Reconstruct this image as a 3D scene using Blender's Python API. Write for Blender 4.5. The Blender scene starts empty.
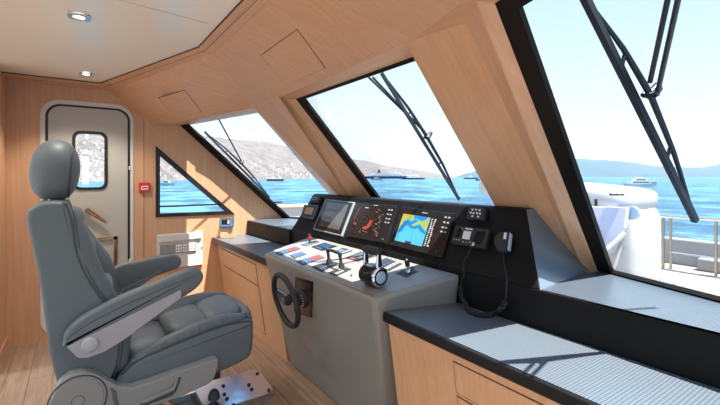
import bpy, bmesh, math, random
from mathutils import Vector, Matrix, Euler
random.seed(7)
C = bpy.context.scene.collection
V = Vector
R = math.radians
PI = math.pi

# ------------------------------------------------------------------ survey of the photograph
# camera at (0, 0, 1.45); ship axes: +Y to the bow, +X to starboard, Z up, floor at 0
FOC, CX, HV, CH = 409.0, 360.0, 177.0, 1.45
YAW = R(55.27)
DIR = V((-math.sin(YAW), math.cos(YAW), 0)); RGT = V((math.cos(YAW), math.sin(YAW), 0))
EYE = V((0, 0, CH))
def ray(u, v): return DIR + RGT*((u-CX)/FOC) + V((0, 0, -(v-HV)/FOC))
def AP(u, v, p, n):
    q = ray(u, v); n = V(n); return EYE + q*(n.dot(V(p)-EYE)/n.dot(q))
def AX(u, v, x): return AP(u, v, (x, 0, 0), (1, 0, 0))
def AY(u, v, y): return AP(u, v, (0, y, 0), (0, 1, 0))
def AZ(u, v, z): return AP(u, v, (0, 0, z), (0, 0, 1))

# ------------------------------------------------------------------ materials
def mat(name, col, rough=0.5, metal=0.0, spec=0.5, coat=0.0, emit=None, es=1.0):
    m = bpy.data.materials.new(name); m.use_nodes = True
    b = m.node_tree.nodes['Principled BSDF']
    b.inputs['Base Color'].default_value = (*col, 1); b.inputs['Roughness'].default_value = rough
    b.inputs['Metallic'].default_value = metal; b.inputs['Specular IOR Level'].default_value = spec
    b.inputs['Coat Weight'].default_value = coat
    if emit: b.inputs['Emission Color'].default_value = (*emit, 1); b.inputs['Emission Strength'].default_value = es
    return m
def nodes(m): return m.node_tree.nodes, m.node_tree.links, m.node_tree.nodes['Principled BSDF']
def pos_map(m, scale, rot=(0, 0, 0)):
    n, l, b = nodes(m); g = n.new('ShaderNodeNewGeometry'); mp = n.new('ShaderNodeMapping')
    mp.inputs['Scale'].default_value = scale; mp.inputs['Rotation'].default_value = rot
    l.new(g.outputs['Position'], mp.inputs['Vector']); return mp
def noise(m, vec, scale, detail=4, rough=0.6):
    n, l, b = nodes(m); t = n.new('ShaderNodeTexNoise'); t.inputs['Scale'].default_value = scale
    t.inputs['Detail'].default_value = detail; t.inputs['Roughness'].default_value = rough
    l.new(vec.outputs[0], t.inputs['Vector']); return t
def ramp(m, fac, stops):
    n, l, b = nodes(m); r = n.new('ShaderNodeValToRGB')
    e = r.color_ramp.elements
    e[0].position, e[0].color = stops[0][0], (*stops[0][1], 1)
    e[1].position, e[1].color = stops[-1][0], (*stops[-1][1], 1)
    for p, c in stops[1:-1]:
        x = e.new(p); x.color = (*c, 1)
    l.new(fac, r.inputs[0]); return r
def bump(m, fac, strength, dist=0.002):
    n, l, b = nodes(m); k = n.new('ShaderNodeBump'); k.inputs['Strength'].default_value = strength
    k.inputs['Distance'].default_value = dist; l.new(fac, k.inputs['Height']); l.new(k.outputs[0], b.inputs['Normal'])
def wood(name, light, dark, scale, rough=0.38):
    m = mat(name, light, rough); n, l, b = nodes(m)
    mp = pos_map(m, scale); t = noise(m, mp, 1.0, 6, 0.65)
    b.inputs['Coat Weight'].default_value = .3 if 'pillar' in name else 0; b.inputs['Coat Roughness'].default_value = .22
    r = ramp(m, t.outputs['Fac'], [(0.3, dark), (0.5, tuple(0.5*(a+c) for a, c in zip(light, dark))), (0.68, light)])
    l.new(r.outputs[0], b.inputs['Base Color']); return m
OAKL, OAKD = (.69, .408, .242), (.585, .318, .172)
M = {}
M['oak_z'] = wood('oak veneer vertical grain', OAKL, OAKD, (38, 38, 1.6))
M['oak_y'] = wood('oak veneer fore and aft grain', OAKL, OAKD, (38, 1.8, 20))
M['oak_x'] = wood('oak veneer athwart grain', OAKL, OAKD, (1.8, 38, 38))
M['oak_pillar'] = wood('oak veneer pillar', OAKL, OAKD, (30, 3.2, 3.2))
M['groove'] = mat('dark shadow gap', (.10, .05, .025), .8)
def floor_mat():
    m = mat('oak plank floor', (.4, .3, .22), .32); n, l, b = nodes(m)
    mp = pos_map(m, (1, 1, 1), (0, 0, 0))
    br = n.new('ShaderNodeTexBrick'); l.new(mp.outputs[0], br.inputs['Vector'])
    br.inputs['Scale'].default_value = 1.0; br.inputs['Brick Width'].default_value = 1.5; br.inputs['Row Height'].default_value = .14
    br.inputs['Mortar Size'].default_value = .0025; br.inputs['Color1'].default_value = (.9, .9, .9, 1); br.inputs['Color2'].default_value = (1, 1, 1, 1)
    br.inputs['Mortar'].default_value = (.45, .4, .35, 1)
    mp2 = pos_map(m, (2.2, 26, 1)); t = noise(m, mp2, 1.0, 7, .7)
    r = ramp(m, t.outputs['Fac'], [(.3, (.29, .17, .105)), (.52, (.41, .275, .19)), (.72, (.51, .38, .29))])
    mx = n.new('ShaderNodeMixRGB'); mx.blend_type = 'MULTIPLY'; mx.inputs[0].default_value = 1
    l.new(r.outputs[0], mx.inputs[1]); l.new(br.outputs['Color'], mx.inputs[2]); l.new(mx.outputs[0], b.inputs['Base Color'])
    return m
M['floor'] = floor_mat()
M['cream'] = mat('cream lacquer ceiling', (.84, .80, .71), .22)
M['door'] = mat('cream door lacquer', (.50, .47, .415), .3)
M['doorframe'] = mat('pale door surround', (.72, .68, .62), .4)
M['rubber'] = mat('black rubber', (.012, .011, .011), .45)
M['brownframe'] = mat('dark brown window gasket', (.009, .008, .007), .5, spec=.15)
M['black'] = mat('black satin panel', (.008, .008, .009), .5, spec=.15)
M['blackgloss'] = mat('black gloss plastic', (.012, .012, .014), .15)
M['blackmatt'] = mat('black matt plastic', (.02, .02, .022), .6)
def vinyl():
    m = mat('grey dimpled vinyl', (.12, .13, .14), .30); mp = pos_map(m, (1, 1, 1))
    n, l, b = nodes(m); v = n.new('ShaderNodeTexVoronoi'); v.inputs['Scale'].default_value = 85; v.inputs['Randomness'].default_value = .0
    l.new(mp.outputs[0], v.inputs['Vector'])
    r = ramp(m, v.outputs['Distance'], [(.15, (.15, .18, .205)), (.6, (.066, .084, .106))]); l.new(r.outputs[0], b.inputs['Base Color'])
    bump(m, v.outputs['Distance'], .5, .003); return m
M['vinyl'] = vinyl()
M['endvinyl'] = mat('smooth grey vinyl with sky reflection tint', (.13, .17, .22), .22, spec=1.0)  # blue of the reflected sky put into the vinyl colour
M['edge'] = mat('black worktop edge', (.009, .009, .010), .35, spec=.35)
M['console'] = mat('warm grey console leather', (.24, .23, .215), .36)
M['stitch'] = mat('dark grey stitching', (.10, .10, .11), .7)
def leather():
    m = mat('blue grey leather', (.118, .145, .165), .50); mp = pos_map(m, (1, 1, 1)); n, l, b = nodes(m)
    v = n.new('ShaderNodeTexVoronoi'); v.inputs['Scale'].default_value = 260; l.new(mp.outputs[0], v.inputs['Vector'])
    bump(m, v.outputs['Distance'], .12, .001); return m
M['leather'] = leather()
M['piping'] = mat('dark piping', (.05, .06, .07), .6)
M['seam'] = mat('seam thread', (.062, .077, .09), .6)
M['plastic'] = mat('grey moulded plastic', (.27, .27, .26), .38)
M['armpanel'] = mat('light grey arm panel', (.36, .36, .40), .35)
M['knob'] = mat('pale grey knob', (.42, .42, .47), .3)
M['chrome'] = mat('polished steel', (.75, .75, .76), .08, 1.0)
M['brushed'] = mat('brushed steel', (.62, .62, .62), .28, 1.0)
M['platesteel'] = mat('polished wavy plate steel', (.70, .78, .90), .2, 1.0); bump(M['platesteel'], noise(M['platesteel'], pos_map(M['platesteel'], (1, 1, 1)), 9, 1).outputs['Fac'], .05, .03)  # blue of the mirrored windows put into the steel colour
M['railpost'] = mat('steel post with golden reflection tint', (.42, .36, .28), .3, 1.0)  # golden reflections on the chrome put into the base colour
M['bronze'] = mat('bronze', (.50, .29, .17), .16, 1.0)
M['dialplate'] = mat('dark smoked dial plate', (.03, .025, .022), .25, coat=.2)
M['white'] = mat('white plastic', (.78, .78, .76), .35)
M['offwhite'] = mat('off white enamel', (.70, .68, .62), .4)
M['grey'] = mat('pale grey plastic', (.30, .30, .31), .4)
M['red'] = mat('red plastic', (.70, .02, .02), .4)
M['padred'] = mat('salmon red keys', (.42, .075, .065), .5)
M['padblue'] = mat('blue keys', (.07, .15, .29), .5)
M['padgrey'] = mat('slate panel', (.045, .06, .085), .45)
M['green'] = mat('green button', (.02, .35, .2), .3)
M['gel'] = mat('white gelcoat', (.46, .47, .49), .25)
M['cover'] = mat('lavender grey cover', (.50, .52, .68), .7)
M['teakcap'] = mat('teak capping', (.62, .45, .30), .5)
M['navy'] = mat('navy hull', (.02, .05, .13), .4)
M['rust'] = mat('dark red hull', (.16, .05, .03), .5)
M['shipglass'] = mat('dark ship windows', (.02, .03, .04), .2)
M['wiper'] = mat('black wiper metal', (.012, .018, .03), .4)
M['lens'] = mat('pale blue lens', (.35, .5, .65), .08)
M['stone'] = mat('white washed wall', (.58, .56, .53), .8)
M['tile'] = mat('terracotta roof', (.24, .12, .08), .8)
M['screen_off'] = mat('dark display glass', (.10, .085, .075), .12, coat=.6)
M['screen_black'] = mat('black display', (.006, .004, .004), .18, emit=(.03, .012, .008), es=.6)
M['lit_red'] = mat('red radar echo', (.05, .0, .0), .4, emit=(.55, .09, .05), es=.9)
M['lit_dim'] = mat('dim brown display rings', (.02, .01, .0), .4, emit=(.13, .05, .03), es=.8)
M['lit_white'] = mat('white display symbols', (.1, .1, .1), .4, emit=(.8, .82, .85), es=.8)
M['lit_tan'] = mat('dim tan display text', (.05, .05, .05), .4, emit=(.34, .27, .22), es=.8)
M['lit_sea'] = mat('chart pale water', (.02, .1, .15), .4, emit=(.10, .60, .78), es=.85)
M['lit_deep'] = mat('chart deep blue water', (.0, .05, .15), .4, emit=(.015, .27, .62), es=.85)
M['lit_land'] = mat('chart yellow land', (.1, .1, .02), .4, emit=(.55, .50, .06), es=.85)
M['lit_amber'] = mat('amber gauge screen', (.1, .06, .02), .4, emit=(.20, .12, .04), es=.7)
M['lit_grey'] = mat('grey lcd', (.3, .3, .3), .4, emit=(.35, .37, .36), es=.7)
M['lit_blue'] = mat('blue touch display', (.01, .03, .08), .15, emit=(.015, .06, .16), es=.8)
M['lamp'] = mat('lamp lens', (1, 1, 1), .3, emit=(1, .95, .86), es=5)
def glass():
    m = bpy.data.materials.new('window glass'); m.use_nodes = True; n = m.node_tree.nodes; l = m.node_tree.links
    n.clear(); o = n.new('ShaderNodeOutputMaterial'); t = n.new('ShaderNodeBsdfTransparent'); g = n.new('ShaderNodeBsdfGlossy'); x = n.new('ShaderNodeMixShader')
    t.inputs[0].default_value = (.985, .995, 1, 1); g.inputs['Roughness'].default_value = .02
    lw = n.new('ShaderNodeLayerWeight'); lw.inputs[0].default_value = .12; mm = n.new('ShaderNodeMath'); mm.operation = 'MULTIPLY'; mm.inputs[1].default_value = .22
    l.new(lw.outputs['Fresnel'], mm.inputs[0]); l.new(mm.outputs[0], x.inputs[0])
    l.new(t.outputs[0], x.inputs[1]); l.new(g.outputs[0], x.inputs[2]); l.new(x.outputs[0], o.inputs[0]); return m
M['glass'] = glass()
def deck_mat():
    m = mat('bleached teak deck', (.74, .70, .62), .7); n, l, b = nodes(m); mp = pos_map(m, (1, 1, 1))
    br = n.new('ShaderNodeTexBrick'); mp.inputs['Rotation'].default_value = (0, 0, R(90)); l.new(mp.outputs[0], br.inputs['Vector'])
    br.inputs['Scale'].default_value = 1; br.inputs['Brick Width'].default_value = 3.0; br.inputs['Row Height'].default_value = .12; br.inputs['Mortar Size'].default_value = .008
    br.inputs['Color1'].default_value = (.29, .25, .20, 1); br.inputs['Color2'].default_value = (.32, .28, .23, 1); br.inputs['Mortar'].default_value = (.16, .13, .10, 1)
    l.new(br.outputs['Color'], b.inputs['Base Color']); return m
M['deck'] = deck_mat()
def sea_mat():
    m = mat('sea water', (.012, .21, .36), .25); n, l, b = nodes(m); b.inputs['IOR'].default_value = 1.33; b.inputs['Specular IOR Level'].default_value = .3
    mp = pos_map(m, (1, 1, 1)); t = noise(m, mp, .05, 10, .75); t2 = noise(m, mp, .55, 6, .7)
    r = ramp(m, t.outputs['Fac'], [(.43, (.004, .045, .105)), (.5, (.014, .115, .20)), (.57, (.08, .26, .35))]); l.new(r.outputs[0], b.inputs['Base Color'])
    a = n.new('ShaderNodeMath'); a.operation = 'ADD'; l.new(t.outputs['Fac'], a.inputs[0]); l.new(t2.outputs['Fac'], a.inputs[1])
    bump(m, a.outputs[0], 1.0, .9); return m
M['sea'] = sea_mat()
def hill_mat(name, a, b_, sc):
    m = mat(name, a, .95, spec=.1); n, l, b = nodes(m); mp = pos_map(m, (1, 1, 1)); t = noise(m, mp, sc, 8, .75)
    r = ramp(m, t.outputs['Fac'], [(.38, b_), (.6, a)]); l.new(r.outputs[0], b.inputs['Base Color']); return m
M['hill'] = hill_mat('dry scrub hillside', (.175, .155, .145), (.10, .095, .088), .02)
M['mountain'] = hill_mat('far mountain rock with haze tint', (.045, .085, .11), (.035, .07, .09), .002)  # blue of the distance haze put into the rock colour

# ------------------------------------------------------------------ mesh helpers
WL = {}
def link_obj(o, w, parent=None):
    C.objects.link(o); o.location = w - (WL[parent.name] if parent else V((0, 0, 0)))
    if parent: o.parent = parent
    WL[o.name] = V(w); return o
def obj(name, bm, material, parent=None, smooth=35, bevel=0, seg=2, sub=0, label=None):
    bmesh.ops.recalc_face_normals(bm, faces=bm.faces)
    lo = V([min(v.co[i] for v in bm.verts) for i in range(3)]); hi = V([max(v.co[i] for v in bm.verts) for i in range(3)])
    c = (lo+hi)/2
    bmesh.ops.translate(bm, verts=bm.verts, vec=-c)
    me = bpy.data.meshes.new(name); bm.to_mesh(me); bm.free()
    mats = material if isinstance(material, list) else [material]
    for m in mats: me.materials.append(m)
    if smooth:
        me.polygons.foreach_set('use_smooth', [True]*len(me.polygons)); me.set_sharp_from_angle(angle=R(smooth))
    o = bpy.data.objects.new(name, me)
    if bevel:
        b = o.modifiers.new('bevel', 'BEVEL'); b.width = bevel; b.segments = seg; b.limit_method = 'ANGLE'; b.angle_limit = R(30); b.harden_normals = False
    if sub:
        s = o.modifiers.new('subdivision', 'SUBSURF'); s.levels = sub; s.render_levels = sub
    if label: o['label'] = label
    return link_obj(o, c, parent)
def tag(o, label, cat, group=None):
    o['label'] = label; o['category'] = cat; o['kind'] = 'thing'
    if group: o['group'] = group
    return o
def thing(name, label, cat, loc, group=None):
    o = bpy.data.objects.new(name, None); o.empty_display_size = .05
    link_obj(o, V(loc)); return tag(o, label, cat, group)
def struct(o, label=None, cat=None):
    o['kind'] = 'structure'
    if label: o['label'] = label
    if cat: o['category'] = cat
    return o
def group_empty(name, loc=(0, 0, 0)):
    o = bpy.data.objects.new(name, None); return link_obj(o, V(loc))
def B(): return bmesh.new()
def quad(bm, pts, mi=0):
    f = bm.faces.new([bm.verts.new(V(p)) for p in pts]); f.material_index = mi; return f
def prism(bm, pts, vec):
    vec = V(vec); a = [bm.verts.new(V(p)) for p in pts]; b = [bm.verts.new(V(p)+vec) for p in pts]; n = len(pts)
    bm.faces.new(a); bm.faces.new(b[::-1])
    for i in range(n): bm.faces.new([a[i], a[(i+1) % n], b[(i+1) % n], b[i]])
def loft(bm, secs, caps=True, closed=False):
    vs = [[bm.verts.new(V(p)) for p in s] for s in secs]; n = len(secs[0])
    for i in range(len(vs)-1+(1 if closed else 0)):
        a, b = vs[i], vs[(i+1) % len(vs)]
        for j in range(n): bm.faces.new([a[j], a[(j+1) % n], b[(j+1) % n], b[j]])
    if caps and not closed: bm.faces.new(vs[0][::-1]); bm.faces.new(vs[-1])
def box(bm, lo, hi):
    x0, y0, z0 = lo; x1, y1, z1 = hi
    prism(bm, [(x0, y0, z0), (x1, y0, z0), (x1, y1, z0), (x0, y1, z0)], (0, 0, z1-z0))
def frame_of(d):
    d = V(d).normalized(); a = V((0, 0, 1)) if abs(d.z) < .9 else V((1, 0, 0)); x = d.cross(a).normalized(); return x, x.cross(d).normalized(), d
def tube(bm, path, r, n=8, closed=False):
    path = [V(p) for p in path]; secs = []; m = len(path); px = None
    for i, p in enumerate(path):
        if closed: d = path[(i+1) % m]-path[i-1]
        else: d = path[min(i+1, m-1)]-path[max(i-1, 0)]
        d.normalize()
        if px is None: x, y, _ = frame_of(d)
        else:
            x = (px - d*px.dot(d)).normalized(); y = x.cross(d).normalized()
        px = x; rr = r[i] if isinstance(r, (list, tuple)) else r
        secs.append([p + x*(math.cos(2*PI*k/n)*rr) + y*(math.sin(2*PI*k/n)*rr) for k in range(n)])
    loft(bm, secs, closed=closed)
def lathe(bm, o, ax, prof, n=24):
    x, y, d = frame_of(ax); o = V(o)
    loft(bm, [[o + d*h + x*(math.cos(2*PI*k/n)*max(r, 1e-4)) + y*(math.sin(2*PI*k/n)*max(r, 1e-4)) for k in range(n)] for r, h in prof])
def cyl(bm, a, b, r, n=16):
    a, b = V(a), V(b); lathe(bm, a, b-a, [(r, 0), (r, (b-a).length)], n)
def sgn(x, e): return math.copysign(abs(x)**e, x)
def sell(bm, c, ax, e1=.6, e2=.6, rot=None, nu=28, nv=16):
    rot = rot or Matrix.Identity(3); c = V(c); secs = []
    for j in range(1, nv):
        p = -PI/2 + PI*j/nv
        secs.append([c + rot @ V((ax[0]*sgn(math.cos(p), e1)*sgn(math.cos(2*PI*k/nu), e2), ax[1]*sgn(math.cos(p), e1)*sgn(math.sin(2*PI*k/nu), e2), ax[2]*sgn(math.sin(p), e1))) for k in range(nu)])
    loft(bm, secs)
def rrect(w, h, r, n=6, c=(0, 0)):
    out = []
    for qx, qy, a0 in ((1, 1, 0), (-1, 1, 90), (-1, -1, 180), (1, -1, 270)):
        for k in range(n+1):
            a = R(a0+90*k/n); out.append((c[0]+qx*(w/2-r)+r*math.cos(a), c[1]+qy*(h/2-r)+r*math.sin(a)))
    return out
def plate(outer, holes, t, O, U, W):
    """flat plate with holes: 2D loops in the frame O, U, W, thickness t along U x W from the frame plane backwards"""
    cu = bpy.data.curves.new('tmp', 'CURVE'); cu.dimensions = '2D'; cu.fill_mode = 'BOTH'; cu.extrude = t/2
    for lp in [outer]+list(holes):
        s = cu.splines.new('POLY'); s.points.add(len(lp)-1); s.use_cyclic_u = True
        for p, q in zip(s.points, lp): p.co = (q[0], q[1], 0, 1)
    o = bpy.data.objects.new('tmp', cu); C.objects.link(o)
    dg = bpy.context.evaluated_depsgraph_get(); me = bpy.data.meshes.new_from_object(o.evaluated_get(dg))
    bm = B(); bm.from_mesh(me); bpy.data.objects.remove(o); bpy.data.curves.remove(cu); bpy.data.meshes.remove(me)
    U, W, O = V(U).normalized(), V(W).normalized(), V(O); N = U.cross(W)
    for v in bm.verts: v.co = O + U*v.co.x + W*v.co.y + N*(v.co.z - t/2)
    bmesh.ops.remove_doubles(bm, verts=bm.verts, dist=1e-5); return bm
def panel4(bm, p4, n, t, lift=0.0, r=0.0):
    """slab standing on a surface: four corners, outward normal, thickness"""
    n = V(n).normalized(); prism(bm, [V(p)+n*lift for p in p4], n*t)
def lerp4(p4, a, b):
    """point in a quad TL,TR,BR,BL: a to the right, b downwards"""
    p4 = [V(p) for p in p4]; return (p4[0]*(1-a)+p4[1]*a)*(1-b) + (p4[3]*(1-a)+p4[2]*a)*b
def sub4(p4, a0, b0, a1, b1): return [lerp4(p4, a0, b0), lerp4(p4, a1, b0), lerp4(p4, a1, b1), lerp4(p4, a0, b1)]

# ------------------------------------------------------------------ the room
PX = -4.56                                                   # port wall
nB, pB = V((0, 1.15, 1)), V((0, 1.39, 2.05))                 # the three glass planes
nC, pC = V((-.591, 1.125, 1.249)), V((PX, .884, 1.99))
nA, pA = V((.3634, 1.0914, 1)), V((-1.05, 2.25, .96))
uB, uC, uA = nB.normalized(), nC.normalized(), nA.normalized()

bm = B(); prism(bm, [(PX-.1, -7.5, -.05), (1.0, -7.5, -.05), (1.0, 2.1, -.05), (PX-.1, 2.1, -.05)], (0, 0, .05))
struct(obj('floor', bm, M['floor'], smooth=0))

# port wall with the door opening and the three cornered window cut out (coordinates: Y, Z)
door_open = rrect(.70, 2.06, .13, 6, (.093, 1.09))
tri_o = [(.655, 1.045), (1.455, 1.035), (.655, 1.765)]
tri_i = [(.695, 1.08), (1.345, 1.075), (.695, 1.665)]
wall = [(-.49, 0), (2.3, 0), (2.3, .715), (.62, 2.23), (.62, 2.3), (-.49, 2.3)]
bm = plate(wall, [door_open, [(.665, 1.052), (1.44, 1.045), (.665, 1.75)]], .07, (PX, 0, 0), (0, 1, 0), (0, 0, 1))
struct(obj('wall_port', bm, M['oak_z'], smooth=0))
bm = B(); box(bm, (PX-.001, .548, 1.0), (PX+.0015, .552, 2.02)); box(bm, (PX-.001, .548, .02), (PX+.0015, .552, 1.0))
struct(obj('trim_1', bm, M['groove'], smooth=0))
bm = B(); box(bm, (PX, -.56, 0), (-3.95, -.49, 2.3)); struct(obj('wall_aft', bm, M['oak_z'], smooth=0))
bm = B(); box(bm, (PX, -.49, 0), (-3.95, -.478, .10)); struct(obj('baseboard_aft', bm, M['oak_x'], smooth=0))

# three cornered window
w = group_empty('window_4', (PX, 1.0, 1.3)); struct(w)
bm = plate(tri_o, [tri_i], .05, (PX+.012, 0, 0), (0, 1, 0), (0, 0, 1)); obj('window_frame', bm, M['rubber'], w, 0, .003)
bm = B(); prism(bm, [(PX-.03, y, z) for y, z in tri_i], (.006, 0, 0)); obj('pane', bm, M['glass'], w, 0)
bm = B(); box(bm, (PX-.42, .2, 1.115), (PX-.38, 2.2, 1.135)); 
tag(obj('side_rail', bm, M['wiper'], smooth=0, bevel=.005), 'dark horizontal handrail outside the three-cornered window', 'rail')

# door
d = group_empty('door_1', (PX, .1, 0)); struct(d)
bm = plate(rrect(.72, 2.11, .15, 8, (.098, 1.09)), [rrect(.645, 1.99, .11, 8, (.101, 1.105))], .05, (PX+.012, 0, 0), (0, 1, 0), (0, 0, 1)); obj('door_frame', bm, M['doorframe'], d, 0, .006)
bm = plate(rrect(.655, 2.0, .115, 8, (.101, 1.105)), [rrect(.615, 1.965, .10, 8, (.101, 1.105))], .03, (PX+.016, 0, 0), (0, 1, 0), (0, 0, 1)); obj('gasket', bm, M['rubber'], d, 0)
bm = plate(rrect(.625, 1.975, .10, 8, (.101, 1.105)), [rrect(.235, .50, .05, 6, (.105, 1.602))], .045, (PX+.01, 0, 0), (0, 1, 0), (0, 0, 1)); obj('door_leaf', bm, M['door'], d, 0)
bm = plate(rrect(.275, .545, .065, 6, (.105, 1.602)), [rrect(.225, .495, .045, 6, (.105, 1.602))], .06, (PX+.022, 0, 0), (0, 1, 0), (0, 0, 1)); obj('window_frame', bm, M['rubber'], d, 0, .004)
bm = plate(rrect(.24, .51, .05, 6, (.105, 1.602)), [], .006, (PX-.01, 0, 0), (0, 1, 0), (0, 0, 1)); obj('pane', bm, M['glass'], d, 0)
a, b_ = AX(87.5, 210.5, PX+.06), AX(106.5, 222.5, PX+.06)
bm = B(); tube(bm, [a, a*.6+b_*.4, b_], [.016, .019, .013], 10); cyl(bm, a+V((-.06, 0, 0)), a+V((.012, 0, 0)), .022)
obj('handle', bm, M['bronze'], d, 40, label='bronze lever handle')
bm = B(); 
p0, p1, p2 = AX(97, 238, PX+.03), AX(117.5, 236, PX+.03), AX(117.5, 268, PX+.03)
for q0, q1, wd in ((p0, p1, V((0, 0, -.035))), (p1, p2, V((0, -.035, 0)))):
    prism(bm, [q0, q1, q1+wd, q0+wd], (-.03, 0, 0))
obj('lock_bracket', bm, M['bronze'], d, 0, .004, label='bronze lock bracket')
for z in (.62, 1.52):
    bm = B(); cyl(bm, (PX+.02, .425, z), (PX+.02, .425, z+.035), .009, 10); obj('hinge', bm, M['white'], d)

# ceiling and the wood trim around it
e1 = [V((-4.276, -1.6, 2.28)), V((-4.276, .171, 2.28)), V((-2.735, .638, 2.28)), V((-1.69, .638, 2.28)), V((.9, -.22, 2.28)), V((.9, -1.6, 2.28))]
bm = B(); prism(bm, [p+V((0, 0, .004)) for p in e1], (0, 0, .05)); struct(obj('ceiling', bm, M['cream'], smooth=0))
e2 = [V((PX, -1.6, 2.28)), V((PX, .254, 2.28)), V((-2.80, .742, 2.28)), V((-1.63, .742, 2.28)), V((.9, -.10, 2.28)), V((.9, -1.6, 2.28))]
def ring(bm, a, b, z0, z1, idx):
    for i in idx:
        prism(bm, [a[i]+V((0, 0, z0)), a[i+1]+V((0, 0, z0)), b[i+1]+V((0, 0, z0)), b[i]+V((0, 0, z0))], (0, 0, z1-z0))
mid = [a*.52+b*.48 for a, b in zip(e1, e2)]
g1 = [a*.50+b*.50 for a, b in zip(e1, e2)]; g2 = [a*.54+b*.46 for a, b in zip(e1, e2)]
g0 = [a*.97+b*.03 for a, b in zip(e1, e2)]
bm = B(); ring(bm, g0, g1, 0, .04, range(4)); ring(bm, mid, e2, -.006, .04, range(4))
struct(obj('trim_2', bm, M['oak_y'], smooth=0))
bm = B(); ring(bm, e1, [a*.94+b*.06 for a, b in zip(e1, e2)], -.002, .03, range(4)); ring(bm, g1, [a*.48+b*.52 for a, b in zip(e1, e2)], -.007, .03, range(4))
struct(obj('trim_3', bm, M['groove'], smooth=0))
bm = B(); seamq = [AZ(168, 13, 2.283), AZ(208, 23.5, 2.283)]; dv = (seamq[1]-seamq[0]).normalized()
for s, (pa, pb) in enumerate(((seamq[0]-dv*1.4, seamq[1]),)):
    q = V((dv.y, -dv.x, 0))*.0015; prism(bm, [pa-q, pb-q, pb+q, pa+q], (0, 0, .004))
struct(obj('trim_4', bm, M['grey'], smooth=0))
# sloping overhead panels down to the window header, then the flat lip to the glass
OC0, OC1, OCb, OBb = V((PX, .63, 1.97)), V((-3.443, 1.276, 2.05)), e2[1], e2[2]
OA1, OAr, OAe, OAre = V((-1.325, 1.21, 2.05)), e2[3], V((.9, .469, 2.05)), e2[4]
def slab(name, pts, up, m, t=.03):
    bm = B(); prism(bm, pts, V(up)*t); return struct(obj(name, bm, m, smooth=0))
OA1 = AP(415, 39, OBb, (OC1-OBb).cross(OAr-OBb).normalized()); nOB = (OC1-OBb).cross(OAr-OBb).normalized(); nOB = nOB if nOB.z > 0 else -nOB
nOC = (OC0-OCb).cross(OBb-OCb).normalized(); nOC = nOC if nOC.z > 0 else -nOC
_n = (OC1-OBb).cross(OAr-OBb).normalized(); OA1 = AP(415, 39, OBb, _n)
nOC2 = (OC0-OBb).cross(OC1-OBb).normalized(); nOC2 = nOC2 if nOC2.z > 0 else -nOC2
bm = B(); prism(bm, [OCb, OBb, OC0], nOC*.03); prism(bm, [OBb, OC1, OC0], nOC2*.03); struct(obj('trim_5', bm, M['oak_y'], smooth=0))
slab('trim_6', [OBb, OAr, OA1, OC1], nOB, M['oak_y'])
slab('trim_7', [OAr, OAre, OAe, OA1], (0, 0, 1), M['oak_y'])
H = [V((PX, .93, 1.99)), V((-3.49, 1.43, 2.05)), V((-1.47, 1.42, 2.05)), V((.9, .63, 2.05))]
inn = [OC0, OC1, OA1, OAe]
bm = B()
for i in range(3): prism(bm, [inn[i], inn[i+1], H[i+1], H[i]], (0, 0, .025))
struct(obj('trim_8', bm, M['oak_x'], smooth=0))
bm = B()
for i in range(3): prism(bm, [H[i]+V((0, -.02, .0)), H[i+1]+V((0, -.02, 0)), H[i+1]+V((0, -.02, .45)), H[i]+V((0, -.02, .45))], (0, .04, 0))
struct(obj('trim_9', bm, M['gel'], smooth=0))
bm = B(); prism(bm, [(PX-.1, -1.7, 2.46), (PX-.1, .9, 2.46), (-3.5, 1.42, 2.46), (-1.45, 1.42, 2.46), (1.0, .6, 2.46), (1.0, -1.7, 2.46)], (0, 0, .06))
struct(obj('roof', bm, M['gel'], smooth=0))
# access hatches in the overhead
for lab, px, p, n in (('small wooden access hatch in the overhead above the port window', [(158.3, 97.7), (185, 90), (201.7, 111.7), (176, 117.7)], OBb, nOC2),
                      ('larger wooden access hatch in the overhead above the centre window', [(260.7, 55), (297.3, 29), (325.7, 67.7), (285.7, 85.7)], OBb, nOB)):
    q = [AP(u, v, p, n) for u, v in px]; c = sum(q, V((0, 0, 0)))/4
    t = thing('access_hatch', lab, 'hatch', c, 'overhead access hatches')
    bm = B(); prism(bm, [x-n*.0015 for x in q], n*.004); obj('shadow_gap', bm, M['groove'], t, 0)
    bm = B(); prism(bm, [x+(c-x).normalized()*.005-n*.003 for x in q], n*.004); obj('hatch_panel', bm, M['oak_y'], t, 0)

# windscreen panes: outer and inner corners TL TR BR BL on their planes
def pane(name, outer, inner, n, t_frame=.022):
    n = n.normalized(); w = group_empty(name, sum((V(p) for p in outer), V((0, 0, 0)))/4); struct(w)
    bm = B()
    for i in range(4):
        j = (i+1) % 4; prism(bm, [V(outer[i])-n*.002, V(outer[j])-n*.002, V(inner[j])-n*.002, V(inner[i])-n*.002], n*t_frame)
    obj('window_frame', bm, M['brownframe'], w, 0)
    bm = B(); prism(bm, [V(p)+n*.012 for p in inner], n*.008); obj('pane', bm, M['glass'], w, 0)
    return w
def onB(x, z): return V((x, 1.39-(z-2.05)/1.15, z))
def onA(x, z): k = pA; return V((x, k.y-(.3634*(x-k.x)+(z-k.z))/1.0914, z))
def onC(x, z): return V((x, pC.y+(.591*(x-pC.x)-1.249*(z-pC.z))/1.125, z))
pane('window_1', [onA(-.905, 2.09), onA(.85, 2.09), onA(.85, .93), onA(-1.06, .93)], [onA(-.818, 2.01), onA(.78, 2.01), onA(.78, .968), onA(-.972, .968)], nA)
pane('window_2', [onB(-2.875, 2.09), onB(-1.33, 2.09), onB(-1.33, .93), onB(-2.775, .93)], [onB(-2.765, 2.035), onB(-1.525, 2.035), onB(-1.545, 1.0), onB(-2.685, 1.0)], nB)  # hidden right frame widened to cast shade on the console
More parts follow.
